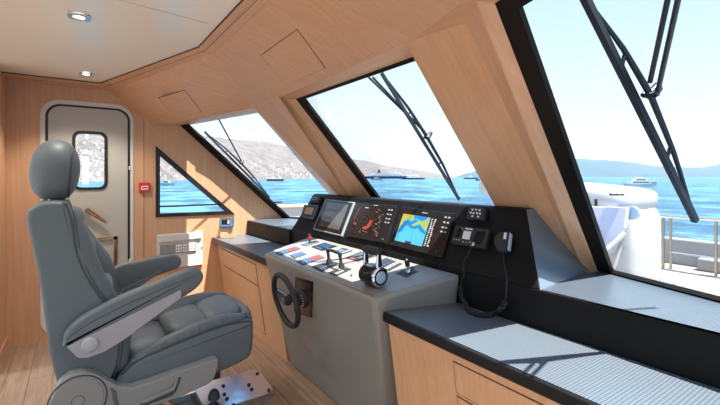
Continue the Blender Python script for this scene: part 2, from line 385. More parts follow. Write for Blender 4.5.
pane('window_3', [onC(PX-.005, 2.06), onC(-3.30, 2.06), onC(-3.55, .93), onC(PX-.005, .93)], [onC(PX+.095, 2.04), onC(-3.55, 2.04), onC(-3.66, .965), onC(PX+.095, .965)], nC)  # side frames widened to block sun on worktop and wall
# pillars between the panes: six lines running from the header down to the sill
def pillar(name, lines, z0, z1, m):
    secs = []
    for z in (z0, z1):
        s = []
        for a, b in lines:
            a, b = V(a), V(b); k = (z-a.z)/(b.z-a.z); s.append(a+(b-a)*k)
        secs.append(s)
    bm = B(); loft(bm, secs); return struct(obj(name, bm, m, smooth=0, bevel=.004, seg=2))
def off(p, n, d): return V(p)-n.normalized()*d
a0 = [AP(412, 55.6, off(pB, nB, .1), nB), AP(493, 203, off(pB, nB, .1), nB)]
a1 = [AP(466, 25, off(pB, nB, .1), nB), AP(560, 238, off(pB, nB, .1), nB)]
a2 = [AP(481.7, 16.7, off(pA, nA, .045), nA), AP(580, 262, off(pA, nA, .045), nA)]
a3 = [onA(-.900, 2.05), onA(-1.052, .96)]
pillar('trim_10', [a0, a1, a2, a3, [onA(-1.15, 2.05)+uA*.02, onA(-1.2, .96)+uA*.02], [onB(-1.36, 2.05)+uB*.02, onB(-1.36, .96)+uB*.02], [onB(-1.43, 2.05), onB(-1.45, .96)]], 2.12, .93, M['oak_pillar'])
c0 = [AP(256, 111, off(pC, nC, .1), nC), AP(327, 192, off(pC, nC, .1), nC)]
c1 = [AP(283, 103, off(pB, nB, .1), nB), AP(329, 170, off(pB, nB, .1), nB)]
c2 = [AP(288, 102, off(pB, nB, .05), nB), AP(338, 170, off(pB, nB, .05), nB)]
c3 = [onB(-2.865, 2.05), onB(-2.808, 1.40)]
pillar('trim_11', [c0, c1, c2, c3, [onB(-3.2, 2.05)+uB*.02, onB(-3.25, 1.4)+uB*.02], [onC(-3.42, 2.0)+uC*.02, onC(-3.6, 1.2)+uC*.02]], 2.12, 1.0, M['oak_pillar'])

# ------------------------------------------------------------------ dashboard
dash = thing('dashboard', 'long black dashboard under the windscreen with raised instrument hood', 'dashboard', (-2.3, 1.66, .8))
DP, DN = V((-2, 1.66, .955)), V((0, -.33, .21)).normalized()          # the tilted instrument face
def onD(u, v): return AP(u, v, DP, DN)
hl, hr = -3.53, -1.02; tl, tr = -3.48, -1.22
bm = B()
loft(bm, [[(hl, 1.66, .955), (tl, 1.87, 1.285), (tl+.005, 1.92, 1.292), (hl, 2.27, .955)], [(hr, 1.66, .955), (tr, 1.87, 1.285), (tr+.005, 1.92, 1.292), (hr-.08, 2.27, .955)]])
obj('instrument_hood', bm, M['black'], dash, 30, .008)
bm = B(); prism(bm, [(hr+.001, 1.661, .957), (tr+.001, 1.868, 1.285), (tr+.004, 1.918, 1.29), (hr-.075, 2.26, .957)], (.004, 0, 0)); obj('end_panel', bm, M['endvinyl'], dash, 0, label='grey vinyl end panel of the hood')
bm = B(); box(bm, (PX+.005, 1.64, .0), (hl, 1.70, .955)); prism(bm, [(hl-.01, 1.66, .76), (.9, 1.66, .76), (.9, 1.66, .955), (hl-.01, 1.66, .955)], (0, .05, 0)); obj('front_panel', bm, M['black'], dash, 0, .004)
bm = B(); prism(bm, [(PX+.005, 1.60, .915), (hl+.01, 1.65, .915), (hl+.01, 2.52, .915), (PX+.005, 2.02, .915)], (0, 0, .045)); obj('ledge', bm, [M['vinyl']], dash, 0, .004)
bm = B(); prism(bm, [(PX+.005, 1.596, .80), (hl+.01, 1.646, .80), (hl+.01, 1.66, .80), (PX+.005, 1.66, .80)], (0, 0, .153)); obj('ledge_front', bm, M['black'], dash, 0, .003)
bm = B(); prism(bm, [(-1.12, 1.648, .935), (.9, 1.648, .935), (.9, 1.62, .935), (-1.06, 2.26, .935)], (0, 0, .025)) if False else prism(bm, [(hr-.06, 1.668, .948), (.9, 1.668, .948), onA(.9, .948), onA(-1.05, .948)], (0, 0, .010)); obj('ledge', bm, M['vinyl'], dash, 0, .003)

# ------------------------------------------------------------------ worktops and cabinets
WZ = .785
wt = thing('worktop', 'grey vinyl-topped black-edged worktop right of the helm console', 'worktop', (-.5, 1.45, .74))
bm = B(); box(bm, (-1.60, 1.245, .735), (.9, 1.655, WZ-.002)); obj('worktop_slab', bm, M['edge'], wt, 0, .006)
bm = B(); box(bm, (-1.585, 1.257, WZ-.004), (.9, 1.652, WZ+.002)); obj('vinyl_mat', bm, M['vinyl'], wt, 0, .001)
wp = thing('worktop', 'dark grey worktop in the port corner left of the helm console', 'worktop', (-3.8, 1.45, .74))
bm = B(); prism(bm, [(PX+.005, 1.20, .745), (-3.0, 1.235, .745), (-3.0, 1.645, .745), (PX+.005, 1.60, .745)], (0, 0, .05)); obj('worktop_slab', bm, M['edge'], wp, 0, .005)
bm = B(); prism(bm, [(PX+.008, 1.215, .794), (-3.0, 1.25, .794), (-3.0, 1.643, .794), (PX+.008, 1.597, .794)], (0, 0, .004)); obj('vinyl_mat', bm, M['vinyl'], wp, 0)
FP, FN = V((0, 1.255, .735)), V((0, -.735, -.105)).normalized()         # leaning cabinet fronts
def onF(u, v): return AP(u, v, FP, FN)
def FX(x, z, o=0): return V((x, 1.255+(.735-z)*.143, z)) + FN*o
def cabinet(x0, x1, label, doors):
    t = thing('cabinet', label, 'cabinet', ((x0+x1)/2, 1.5, 0))
    bm = B(); prism(bm, [FX(x0, 0), FX(x0, .735), (x0, 1.63, .735), (x0, 1.63, 0)], (x1-x0, 0, 0)); obj('body', bm, M['oak_z'], t, 0)
    for nm, a, b, za, zb in doors:
        bm = B(); prism(bm, [FX(a, za, .0005), FX(b, za, .0005), FX(b, zb, .0005), FX(a, zb, .0005)], FN*.002); g = obj(nm, bm, M['groove'], t, 0)
        bm = B(); e = .004; prism(bm, [FX(a+e, za+e, .002), FX(b-e, za+e, .002), FX(b-e, zb-e, .002), FX(a+e, zb-e, .002)], FN*.002); obj('front', bm, M['oak_z'], g, 0)
    return t
cabinet(PX+.01, -2.96, 'oak cabinet with drawer left of the helm console under port worktop', [('drawer', -4.38, -3.38, .52, .70), ('door', -4.38, -3.38, .08, .51)])
q = onF(453.3, 360.6); q2 = onF(453.3, 390.5)
cabinet(-1.565, .9, 'oak cabinet with drawers right of the helm console under starboard worktop', [('drawer', q.x, q.x+.62, q2.z, q.z), ('drawer', q.x, q.x+.62, q2.z-.30, q2.z-.012), ('drawer', q.x+.64, q.x+1.26, q2.z, q.z)])

# ------------------------------------------------------------------ helm console
con = thing('helm_console', 'grey leather helm console pedestal with sloping control top', 'console', (-2.3, 1.45, 0))
T = [V((-3.03, 1.19, .857)), V((-1.605, 1.19, .850)), V((-1.455, 1.655, .942)), V((-3.12, 1.655, .945))]
Bt = [V((-2.90, 1.36, 0)), V((-1.715, 1.36, 0)), V((-1.60, 1.65, 0)), V((-3.0, 1.65, 0))]
bm = B(); loft(bm, [Bt, T]); obj('body', bm, M['console'], con, 40, .022, 4)
TN = (T[1]-T[0]).cross(T[3]-T[0]).normalized()
def onT(u, v): return AP(u, v, T[0], TN)
bm = B()
for a, b in ((T[1], T[2]), (T[0], T[1])):
    d_ = (b-a); L = d_.length; d_.normalize(); s = TN.cross(d_)*.022; k = 0.03
    while k < L-.03:
        p = a+d_*k+s+TN*.0008; prism(bm, [p, p+d_*.009, p+d_*.009+s*.1, p+s*.1], TN*.001); k += .014
obj('stitching', bm, M['stitch'], con, 0)
FT, FTN = T[0], (T[1]-T[0]).cross(Bt[0]-T[0]).normalized(); FTN = FTN if FTN.y < 0 else -FTN
def onC_(u, v): return AP(u, v, FT, FTN)

# steering wheel
wc = AY(285.5, 300.3, 1.10)
wh = thing('steering_wheel', 'small black steering wheel on the front of the helm console', 'steering wheel', wc)
tilt = FTN
ex, ey, _ = frame_of(tilt)
if abs(ex.z) > abs(ey.z): ex, ey = ey, ex
if ey.z < 0: ey = -ey
if ex.x < 0: ex = -ex
rw = .168
bm = B(); tube(bm, [wc+ex*rw*math.cos(2*PI*k/40)+ey*rw*math.sin(2*PI*k/40) for k in range(40)], .0175, 10, True); obj('rim', bm, M['blackmatt'], wh, 60)
for ang in (178, 298, 58):
    d_ = ex*math.cos(R(ang))+ey*math.sin(R(ang)); s_ = tilt.cross(d_).normalized()
    if ang != 178: continue
    bm = B(); prism(bm, [wc-d_*.02-s_*.034+tilt*.004, wc+d_*.16-s_*.034+tilt*.004, wc+d_*.16+s_*.034+tilt*.004, wc-d_*.02+s_*.034+tilt*.004], -tilt*.03); obj('spoke', bm, M['blackgloss'], wh, 0, .004)
bm = B(); lathe(bm, wc-tilt*.14, tilt, [(.022, 0), (.022, .10), (.034, .112), (.034, .138), (.026, .146), (.0, .146)], 24); obj('hub', bm, M['blackmatt'], wh)
bm = B(); lathe(bm, wc+tilt*.012, tilt, [(.026, 0), (.026, .008), (.012, .012), (0, .012)], 20); obj('hub_cap', bm, M['stitch'], wh)

# trim dial panel beside the wheel
q4 = [onC_(296.0, 276.8), onC_(313.6, 281.6), onC_(312.2, 317.5), onC_(294.5, 311.5)]
pc = lerp4(q4, .5, .5)
dp = thing('control_dial', 'black rotary control dial on a framed panel right of the steering wheel', 'control dial', pc)
bm = B(); panel4(bm, q4, FTN, .006); obj('bezel', bm, M['blackgloss'], dp, 0, .002)
bm = B(); panel4(bm, sub4(q4, .1, .07, .9, .93), FTN, .0075); obj('face_plate', bm, M['dialplate'], dp, 0, .001)
lc = lerp4(q4, .5, .52)
bm = B(); lathe(bm, lc, FTN, [(.062, 0), (.062, .016), (.056, .026), (.036, .030), (.036, .046), (0, .048)], 28); obj('dial', bm, M['blackmatt'], dp)
x_, y_, _ = frame_of(FTN)
bm = B()
for k in range(16):
    a = 2*PI*k/16; c = lc+FTN*.0285+(x_*math.cos(a)+y_*math.sin(a))*.046; box(bm, tuple(c-V((.003, .002, .003))), tuple(c+V((.003, .002, .003))))
obj('dial_marks', bm, M['white'], dp, 0)

# control panels on the sloping top ------------------------------------------------
def toppad(name, label, cat, px, keys, m='padgrey', group=None, t=.005):
    q = [onT(u, v) for u, v in px]; tt = thing(name, label, cat, lerp4(q, .5, .5), group)
    bm = B(); panel4(bm, q, TN, t); obj('panel', bm, M[m], tt, 0, .0015)
    for kn, km, a0_, b0_, a1_, b1_ in keys:
        bm = B(); panel4(bm, sub4(q, a0_, b0_, a1_, b1_), TN, .003, t); obj(kn, bm, M[km], tt, 0, .0006)
    return tt, q
def keygrid(cols, rows, fn, x0=.05, x1=.95, y0=.12, y1=.88, gap=.25):
    out = []
    for i in range(cols):
        for j in range(rows):
            w_, h_ = (x1-x0)/cols, (y1-y0)/rows
            out.append(('key', fn(i, j), x0+w_*(i+gap/2), y0+h_*(j+gap/2), x0+w_*(i+1-gap/2), y0+h_*(j+1-gap/2)))
    return out
P4 = lambda x0, y0, s, pts: [(x0+a/s, y0+b/s) for a, b in pts]
rb = lambda i, j: 'padred' if i >= 3 else 'padblue'
toppad('keypad', 'red and blue switch panel at the port front corner of the console top', 'keypad', P4(240, 225, 4.5, [(155, 125), (250, 98), (273, 109), (180, 138)]), keygrid(6, 2, rb), 'padgrey', 'switch panels on the console')
toppad('keypad', 'small plain blue switch panel between the two red and blue panels', 'keypad', P4(240, 225, 4.5, [(222, 138), (278, 122), (301, 133), (246, 152)]), keygrid(4, 2, lambda i, j: 'padblue'), 'padgrey', 'switch panels on the console')
toppad('keypad', 'red and blue switch panel beside the lever panel, nearest the front edge', 'keypad', P4(240, 225, 4.5, [(252, 165), (355, 135), (383, 150), (282, 182)]), keygrid(6, 2, rb), 'padgrey', 'switch panels on the console')
toppad('touch_display', 'dark blue touch display lying in the console top behind the switch panels', 'display', P4(295, 235, 9, [(145, 110), (270, 72), (385, 105), (245, 146)]), [('screen', 'lit_blue', .3, .12, .8, .85), ('key', 'padgrey', .05, .2, .22, .8), ('key', 'padgrey', .85, .2, .95, .8)], 'blackgloss')
toppad('control_unit', 'slim slate control panel just right of the dark blue touch display', 'control unit', P4(295, 235, 9, [(345, 152), (432, 120), (522, 146), (425, 180)]), [('screen', 'padblue', .2, .15, .7, .6)] + keygrid(5, 1, lambda i, j: 'grey', .1, .9, .68, .95), 'blackmatt', 'control panels on the console')
toppad('control_unit', 'black control panel with a red key just behind the lever panels', 'control unit', P4(295, 235, 9, [(450, 210), (595, 155), (716, 188), (570, 246)]), [('key', 'padred', .05, .25, .17, .6)] + keygrid(5, 2, lambda i, j: 'stitch' if (i+j) % 3 else 'padblue', .25, .95), 'blackmatt', 'control panels on the console')
toppad('control_unit', 'black keypad panel with pale keys directly behind the round throttle binnacle', 'control unit', [(372, 265), (386.5, 258.3), (403, 264.5), (389, 272)], keygrid(5, 3, lambda i, j: 'grey' if j == 2 else 'padgrey'), 'blackmatt', 'control panels on the console')

# joystick with red grip
tt, q = toppad('joystick', 'small joystick with red grip at the port back corner of console top', 'joystick', P4(295, 235, 9, [(50, 88), (185, 52), (225, 66), (95, 104)]), [('key', 'padblue', .05, .2, .4, .8), ('key', 'blackmatt', .65, .2, .95, .8)], 'stitch')
c = lerp4(q, .5, .5)
bm = B(); lathe(bm, c+TN*.004, TN, [(.018, 0), (.014, .012), (.007, .02), (.007, .035)], 14); obj('base', bm, M['blackmatt'], tt)
bm = B(); lathe(bm, c+TN*.035, TN+V((.1, 0, 0)), [(.008, 0), (.014, .01), (.014, .024), (.01, .03), (0, .031)], 14); obj('grip', bm, M['red'], tt, label='red grip')
bm = B(); lathe(bm, c+TN*.064+V((.003, 0, 0)), TN, [(.012, 0), (.012, .012), (.006, .016), (0, .016)], 14); obj('cap', bm, M['blackmatt'], tt)

# two thruster levers
def lever_unit(label, px, side):
    tt, q = toppad('thruster_lever', label, 'control lever', px, keygrid(4, 1, lambda i, j: 'padblue' if side else 'grey', .06, .6, .55, .9) + keygrid(3, 1, lambda i, j: 'grey', .5, .95, .1, .4), 'blackmatt', 'thruster levers on the console')
    return tt, q
t1, q1 = lever_unit('left thruster lever with crossbar handle on a slate panel', P4(295, 235, 9, [(148, 287), (315, 238), (402, 258), (240, 336)]), True)
t2, q2 = lever_unit('right thruster lever upright on a small black panel near green button', P4(295, 235, 9, [(300, 342), (440, 290), (512, 312), (376, 372)]), False)
b1, b2 = onT(329.5, 264.2), onT(341.8, 268.8)
up = (TN*.8+V((0, 0, .2))).normalized()
for tt, b_, h in ((t1, b1, .098), (t2, b2, .098)):
    bm = B(); lathe(bm, b_+TN*.004, up, [(.022, 0), (.018, .02), (.010, .035), (.009, .07), (.011, .075), (.013, h), (.006, h+.006), (0, h+.006)], 14); obj('lever', bm, M['blackmatt'], tt)
bm = B(); h0, h1 = b1+up*.095, b2+up*.098
tube(bm, [h0, h0*.6+h1*.4+up*.004, h0*.12+h1*.88+up*.0], .0095, 10); obj('crossbar', bm, M['blackmatt'], t1)
# green push button
c = onT(352.2, 276.2)
gb = thing('push_button', 'small green push button beside the round throttle binnacle', 'button', c)
bm = B(); lathe(bm, c, TN, [(.013, 0), (.013, .004), (.010, .006), (0, .006)], 18); obj('bezel', bm, M['brushed'], gb)
bm = B(); lathe(bm, c+TN*.005, TN, [(.009, 0), (.009, .007), (.006, .010), (0, .010)], 18); obj('cap', bm, M['green'], gb)

# throttle binnacle: a drum lying athwartships with a bow handle over it
e_ = AP(380.8, 277.5, T[0]+TN*.060, TN)
dx = V((1, .02, 0)).normalized()
DL, DR_ = .128, .052
dc0 = e_-dx*DL; 
th = thing('throttle_binnacle', 'black and chrome throttle drum with bow handle on console top', 'throttle', (dc0+e_)/2-TN*.05)
bm = B(); lathe(bm, dc0, dx, [(.038, -.006), (.050, 0), (DR_, .01), (DR_, DL-.02), (.050, DL-.012)], 32); obj('drum', bm, M['blackgloss'], th)
bm = B(); lathe(bm, e_-dx*.016, dx, [(.048, 0), (.0525, .004), (.0525, .014), (.043, .018), (.043, .014)], 32); obj('lens_ring', bm, M['chrome'], th)
bm = B(); lathe(bm, e_-dx*.006, dx, [(.043, 0), (.043, .006), (.030, .007), (.030, .0065), (0, .0065)], 32); obj('lens_bezel', bm, M['blackgloss'], th)
bm = B(); lathe(bm, e_-dx*.002, dx, [(.032, 0), (.032, .0045), (.020, .008), (0, .009)], 32); obj('lens', bm, M['lens'], th)
bm = B(); mc = (dc0+e_)/2; 
prism(bm, [mc-dx*.05-TN*.056+V((0, -.035, 0)), mc+dx*.035-TN*.056+V((0, -.035, 0)), mc+dx*.035-TN*.056+V((0, .04, 0)), mc-dx*.05-TN*.056+V((0, .04, 0))], TN*.03); obj('base', bm, M['blackmatt'], th, 0, .006)
bk = V((0, -.03, 1)).normalized()
for k, s in enumerate((-.004, DL-.018)):
    a = dc0+dx*s; bm = B(); r0, r1 = a+bk*.03, a+bk*.135
    f_ = dx.cross(bk).normalized()
    prism(bm, [r0-f_*.017, r0+f_*.017, r1+f_*.012, r1-f_*.012], dx*.013); obj('arm', bm, M['chrome'], th, 0, .004)
bm = B(); a = dc0-dx*.006+bk*.130; b_ = dc0+dx*(DL-.004)+bk*.130; lathe(bm, a, b_-a, [(.012, 0), (.021, .006), (.0215, .05), (.0215, (b_-a).length-.006), (.012, (b_-a).length)], 20); obj('grip', bm, M['blackmatt'], th)
bm = B(); prism(bm, [dc0+dx*.03+bk*.044-V((0, .02, 0)), dc0+dx*.078+bk*.044-V((0, .02, 0)), dc0+dx*.078+bk*.044+V((0, .02, 0)), dc0+dx*.03+bk*.044+V((0, .02, 0))], bk*.014); obj('saddle', bm, M['lens'], th, 0, .004)

# small joystick at the starboard end
tt, q = toppad('joystick', 'small chrome stick on a black plate at console starboard end', 'joystick', [(395, 274), (411.8, 267.2), (422.8, 270.4), (406.6, 278.2)], [], 'blackmatt', t=.004)
c = lerp4(q, .52, .42)
bm = B(); lathe(bm, c+TN*.004, TN, [(.020, 0), (.016, .012), (.009, .016), (.008, .03)], 16); obj('base', bm, M['brushed'], tt)
bm = B(); lathe(bm, c+TN*.034, TN, [(.013, 0), (.014, .01), (.014, .03), (.008, .036), (0, .037)], 16); obj('grip', bm, M['blackmatt'], tt)
bm = B(); lathe(bm, c+TN*.07, TN, [(.008, 0), (.006, .006), (0, .007)], 12); obj('cap', bm, M['chrome'], tt)

# ------------------------------------------------------------------ instruments on the dashboard face
def dpanel(name, label, cat, px, bez, t=.02, bev=.004, group=None):
    q = [onD(u, v) for u, v in px]; tt = thing(name, label, cat, lerp4(q, .5, .5), group)
    bm = B(); panel4(bm, q, DN, t); obj('bezel', bm, M[bez], tt, 0, bev); return tt, q
def flat(tt, nm, q, m, a0_, b0_, a1_, b1_, lift, t=.001, parent=None, label=None):
    bm = B(); panel4(bm, sub4(q, a0_, b0_, a1_, b1_), DN, t, lift); return obj(nm, bm, M[m], parent or tt, 0, label=label)
def flatpoly(tt, nm, q, m, pts, lift, t=.0006, parent=None):
    bm = B(); prism(bm, [lerp4(q, a, b)+DN*lift for a, b in pts], DN*t); return obj(nm, bm, M[m], parent or tt, 0)
# switched-off display with a white frame
tt, q = dpanel('display', 'switched-off display in a white frame, leftmost of the big three', 'display', [(326.7, 199.8), (355.8, 203.0), (343.0, 237.0), (314.2, 230.0)], 'grey', .016, .003, 'dashboard displays')
flat(tt, 'inner_bezel', q, 'blackgloss', .035, .03, .965, .97, .0155)
flat(tt, 'screen', q, 'screen_off', .14, .10, .86, .86, .0165)
# radar display
tt, q = dpanel('display', 'radar display with red echoes in a black frame, middle of the big three', 'display', [(357.8, 203.2), (398.4, 206.8), (388.0, 244.8), (347.0, 236.8)], 'blackgloss', .016, .003, 'dashboard displays')
s = flat(tt, 'screen', q, 'screen_black', .06, .10, .78, .90, .0155)
def arc(q, cx_, cy_, r, a0_, a1_, w, asp=1.0, n=18):
    p, o_ = [], []
    for k in range(n+1):
        a = R(a0_+(a1_-a0_)*k/n); p.append((cx_+r*math.cos(a), cy_+asp*r*math.sin(a))); o_.append((cx_+(r+w)*math.cos(a), cy_+asp*(r+w)*math.sin(a)))
    return p+o_[::-1]
bm = B()
for r_ in (.08, .16, .24):
    pts = arc(q, .34, .48, r_, 0, 359, .008)
    for k in range(18): prism(bm, [lerp4(q, *pts[i])+DN*.0168 for i in (k, k+1, len(pts)-2-k, len(pts)-1-k)], DN*.0005)
obj('range_rings', bm, M['lit_dim'], s, 0)
flatpoly(tt, 'echo', q, 'lit_red', [(.50, .46), (.56, .48), (.53, .66), (.47, .74), (.38, .73), (.36, .68), (.46, .64)], .0168, parent=s)
flatpoly(tt, 'echo', q, 'lit_red', [(.12, .58), (.18, .60), (.17, .66), (.10, .63)], .0168, parent=s)
flatpoly(tt, 'coast_line', q, 'lit_dim', [(.10, .14), (.17, .14), (.12, .46), (.08, .50)], .0168, parent=s)
rnd = random.Random(3)
for k in range(30):
    bm = B(); a, b = rnd.uniform(.56, .75), .14+.74*(k/30); L = rnd.uniform(.01, .05)
    prism(bm, [lerp4(q, *p)+DN*.0168 for p in ((a, b), (a+L, b), (a+L, b+.012), (a, b+.012))], DN*.0005); obj('reading', bm, M['lit_tan'], s, 0)
for k in range(16):
    bm = B(); a, b = rnd.uniform(.09, .5), rnd.uniform(.74, .88); L = rnd.uniform(.01, .04)
    prism(bm, [lerp4(q, *p)+DN*.0168 for p in ((a, b), (a+L, b), (a+L, b+.010), (a, b+.010))], DN*.0005); obj('reading', bm, M['lit_tan'], s, 0)
bm = B(); prism(bm, [lerp4(q, *p)+DN*.0168 for p in ((.28, .125), (.37, .125), (.37, .15), (.28, .15))], DN*.0005)
obj('title_bar', bm, M['lit_white'], s, 0)
def side_keys(tt, q, a, rows, nm='key'):
    for b in rows:
        for da in (0, .06):
            bm = B(); panel4(bm, sub4(q, a+da, b, a+da+.032, b+.035), DN, .003, .0155); obj(nm, bm, M['grey'], tt, 0)
side_keys(tt, q, .845, (.12, .24, .36, .46))
bm = B(); lathe(bm, lerp4(q, .90, .93)+DN*.015, DN, [(.010, 0), (.010, .006), (.007, .009), (0, .009)], 14); obj('knob', bm, M['blackmatt'], tt)
flat(tt, 'badge', q, 'grey', .47, .035, .58, .055, .0155)
# chart plotter
tt, q = dpanel('display', 'chart plotter with blue sea and yellow land, rightmost of the big three', 'display', [(403.5, 207.6), (456.3, 214.8), (443.7, 258.8), (390.3, 245.6)], 'blackgloss', .016, .003, 'dashboard displays')
s = flat(tt, 'screen', q, 'lit_sea', .085, .18, .625, .87, .0155, label='blue and yellow nautical chart screen')
def scr(pts): return [(.085+.54*a, .18+.69*b) for a, b in pts]
flatpoly(tt, 'deep_water', q, 'lit_deep', scr([(.12, .27), (.26, .20), (.40, .25), (.52, .14), (.60, .20), (.44, .36), (.52, .40), (.72, .30), (.86, .42), (.98, .52), (.98, .60), (.80, .52), (.68, .42), (.56, .48), (.40, .46), (.32, .38), (.22, .44), (.16, .62), (.06, .72), (.02, .66), (.06, .48)]), .0166, parent=s)
flatpoly(tt, 'deep_water', q, 'lit_deep', scr([(.42, .0), (.92, .0), (.86, .10), (.70, .16), (.56, .10), (.46, .12)]), .0166, parent=s)
flatpoly(tt, 'land', q, 'lit_land', scr([(.0, .0), (.40, .0), (.44, .14), (.36, .20), (.22, .16), (.12, .24), (.06, .46), (.0, .60)]), .0169, parent=s)
flatpoly(tt, 'land', q, 'lit_land', scr([(.98, .02), (.98, .44), (.86, .40), (.74, .28), (.62, .30), (.50, .40), (.42, .38), (.54, .26), (.70, .20), (.82, .18), (.92, .04)]), .0169, parent=s)
bm = B(); prism(bm, [lerp4(q, *p)+DN*.017 for p in scr([(.545, .40), (.555, .40), (.575, .98), (.565, .98)])], DN*.0004); obj('course_line', bm, M['lit_deep'], s, 0)
flatpoly(tt, 'scale_bar', q, 'blackmatt', scr([(.40, .93), (.62, .93), (.62, 1.0), (.40, 1.0)]), .017, parent=s)
m_ = flat(tt, 'menu_strip', q, 'screen_black', .625, .18, .77, .87, .0155)
for k in range(15):
    for j in range(2):
        bm = B(); a, b = .65+.05*j+rnd.uniform(0, .008), .20+.66*k/15; L = rnd.uniform(.015, .04)
        prism(bm, [lerp4(q, *p)+DN*.0168 for p in ((a, b), (a+L, b), (a+L, b+.028), (a, b+.028))], DN*.0005); obj('symbol', bm, M['lit_white'], m_, 0)
side_keys(tt, q, .86, (.10, .22, .34, .44))
bm = B(); lathe(bm, lerp4(q, .90, .92)+DN*.015, DN, [(.011, 0), (.011, .006), (.008, .010), (0, .010)], 14); obj('knob', bm, M['blackmatt'], tt)
flat(tt, 'badge', q, 'grey', .44, .075, .55, .095, .0155)
# gauges at the port end
tt, q = dpanel('gauge', 'small square gauge with amber screen at port end of dashboard', 'gauge', [(305.8, 205.6), (320.4, 206.2), (315.0, 220.6), (302.0, 218.0)], 'padgrey', .022, .005)
flat(tt, 'inner_bezel', q, 'blackmatt', .12, .12, .88, .84, .0215); flat(tt, 'screen', q, 'lit_amber', .22, .22, .78, .72, .0225)
tt, q = dpanel('switch_block', 'little black switch block above the amber gauge at port end', 'switch', [(314.6, 196.6), (323.8, 197.6), (320.6, 204.6), (311.6, 203.6)], 'blackmatt', .03, .006)
for a in (.22, .5):
    for b in (.2, .5): flat(tt, 'key', q, 'grey', a, b, a+.16, b+.16, .0295, .002)
tt, q = dpanel('switch_block', 'black switch block with six white keys above the radio', 'switch', [(471.0, 209.0), (488.6, 210.8), (487.4, 222.6), (469.4, 221.0)], 'blackmatt', .028, .005)
for a, b in ((.22, .16), (.42, .14), (.62, .16), (.14, .42), (.30, .44), (.50, .42), (.66, .44), (.26, .70), (.58, .70)):
    flat(tt, 'key', q, 'white', a, b, a+.11, b+.13, .0275, .002)
# radio
tt, q = dpanel('radio', 'black marine radio with grey screen and speaker right of chart plotter', 'radio', [(458.5, 227.6), (492.8, 232.2), (488.4, 251.2), (453.8, 245.4)], 'blackmatt', .03, .006)
flat(tt, 'screen', q, 'lit_grey', .30, .24, .52, .68, .0295); flat(tt, 'badge', q, 'white', .32, .08, .54, .15, .0295)
for a, b in ((.08, .18), (.08, .44)):
    bm = B(); lathe(bm, lerp4(q, a+.06, b+.08)+DN*.029, DN, [(.013, 0), (.012, .014), (.009, .017), (0, .017)], 16); obj('knob', bm, M['blackgloss'], tt)
for a, b in ((.05, .74), (.13, .74), (.21, .74), (.22, .12), (.34, .80), (.44, .80)): flat(tt, 'key', q, 'grey', a, b, a+.04, b+.07, .0295, .002)
bm = B()
for k in range(7): panel4(bm, [lerp4(q, .60+.04*k, .92-.02*k), lerp4(q, .615+.04*k, .92-.02*k), lerp4(q, .70+.035*k, .20-.01*k), lerp4(q, .685+.035*k, .20-.01*k)], DN, .003, .0295)
obj('speaker_grille', bm, M['blackgloss'], tt, 0)
plug = lerp4(q, .66, .90)+DN*.03
bm = B(); lathe(bm, plug, DN, [(.012, 0), (.012, .008), (.006, .014), (.005, .03), (0, .03)], 14); obj('plug', bm, M['brushed'], tt)
# handset and its coiled cord
hq = [onD(502.5, 236.0), onD(513.5, 235.4), onD(511.0, 255.8), onD(500.0, 254.6)]
hs = thing('radio_handset', 'black fist microphone clipped to the dashboard right of the radio', 'handset', lerp4(hq, .5, .5))
bm = B(); panel4(bm, sub4(hq, .2, .1, .8, .9), DN, .012); obj('clip', bm, M['blackmatt'], hs, 0, .003)
bm = B(); prism(bm, [lerp4(hq, a, b)+DN*.012 for a, b in ((.1, .0), (1.0, .0), (1.0, .72), (.86, 1.0), (.2, 1.0), (-.25, .66), (-.3, .3))], DN*.034); obj('body', bm, M['blackmatt'], hs, 0, .009, 3)
bm = B(); prism(bm, [lerp4(hq, a, b)+DN*.018 for a, b in ((1.0, .04), (1.13, .06), (1.13, .86), (1.0, .9))], DN*.022); obj('talk_key', bm, M['lens'], hs, 0, .003)
bm = B(); panel4(bm, sub4(hq, .62, .08, .85, .4), DN, .003, .045); obj('badge', bm, M['white'], hs, 0)
pts = [plug+DN*.028, onD(475, 249)+DN*.035, onD(471, 257)+DN*.03, onD(466.5, 268)+DN*.03, AY(464.4, 274, 1.635), AY(461.5, 281, 1.63)]
co = [AY(460.6, 287, 1.625), AY(461.5, 296, 1.615), AY(465, 303, 1.60), AZ(470, 311, .80), AZ(479, 314.5, .80), AZ(490, 314.8, .80), AZ(498, 311.5, .80), AY(503, 306.5, 1.62), AY(505.6, 301.5, 1.625)]
up_ = [AY(506.3, 290, 1.625), AY(506.9, 278, 1.635), onD(507.3, 266)+DN*.03, lerp4(hq, .6, 1.0)+DN*.03]
def spline(ps, n=14):
    out = []; ps = [ps[0]*2-ps[1]]+ps+[ps[-1]*2-ps[-2]]
    for i in range(1, len(ps)-2):
        for k in range(n):
            t = k/n; p0_, p1_, p2_, p3_ = ps[i-1:i+3]
            out.append(.5*((2*p1_)+(p2_-p0_)*t+(2*p0_-5*p1_+4*p2_-p3_)*t*t+(3*p1_-p0_-3*p2_+p3_)*t**3))
    out.append(ps[-2]); return out
cd = thing('coiled_cord', 'black coiled microphone cord drooping from the radio to the worktop', 'cord', co[4])
bm = B(); tube(bm, spline(pts+[co[0]], 8), .0028, 6); obj('cord_end', bm, M['blackmatt'], cd, 60)
path = spline(co, 26); bm = B(); hel = []
fx, fy, fd = frame_of(path[1]-path[0]); L = 0
for i in range(len(path)-1):
    d_ = (path[i+1]-path[i]); dl = d_.length; d_.normalize(); fx = (fx-d_*fx.dot(d_)).normalized(); fy = d_.cross(fx)
    m2 = max(2, int(dl/.0011))
    for k in range(m2):
        p = path[i].lerp(path[i+1], k/m2); a = 2*PI*(L+dl*k/m2)/.0125; hel.append(p+(fx*math.cos(a)+fy*math.sin(a))*.0095)
    L += dl
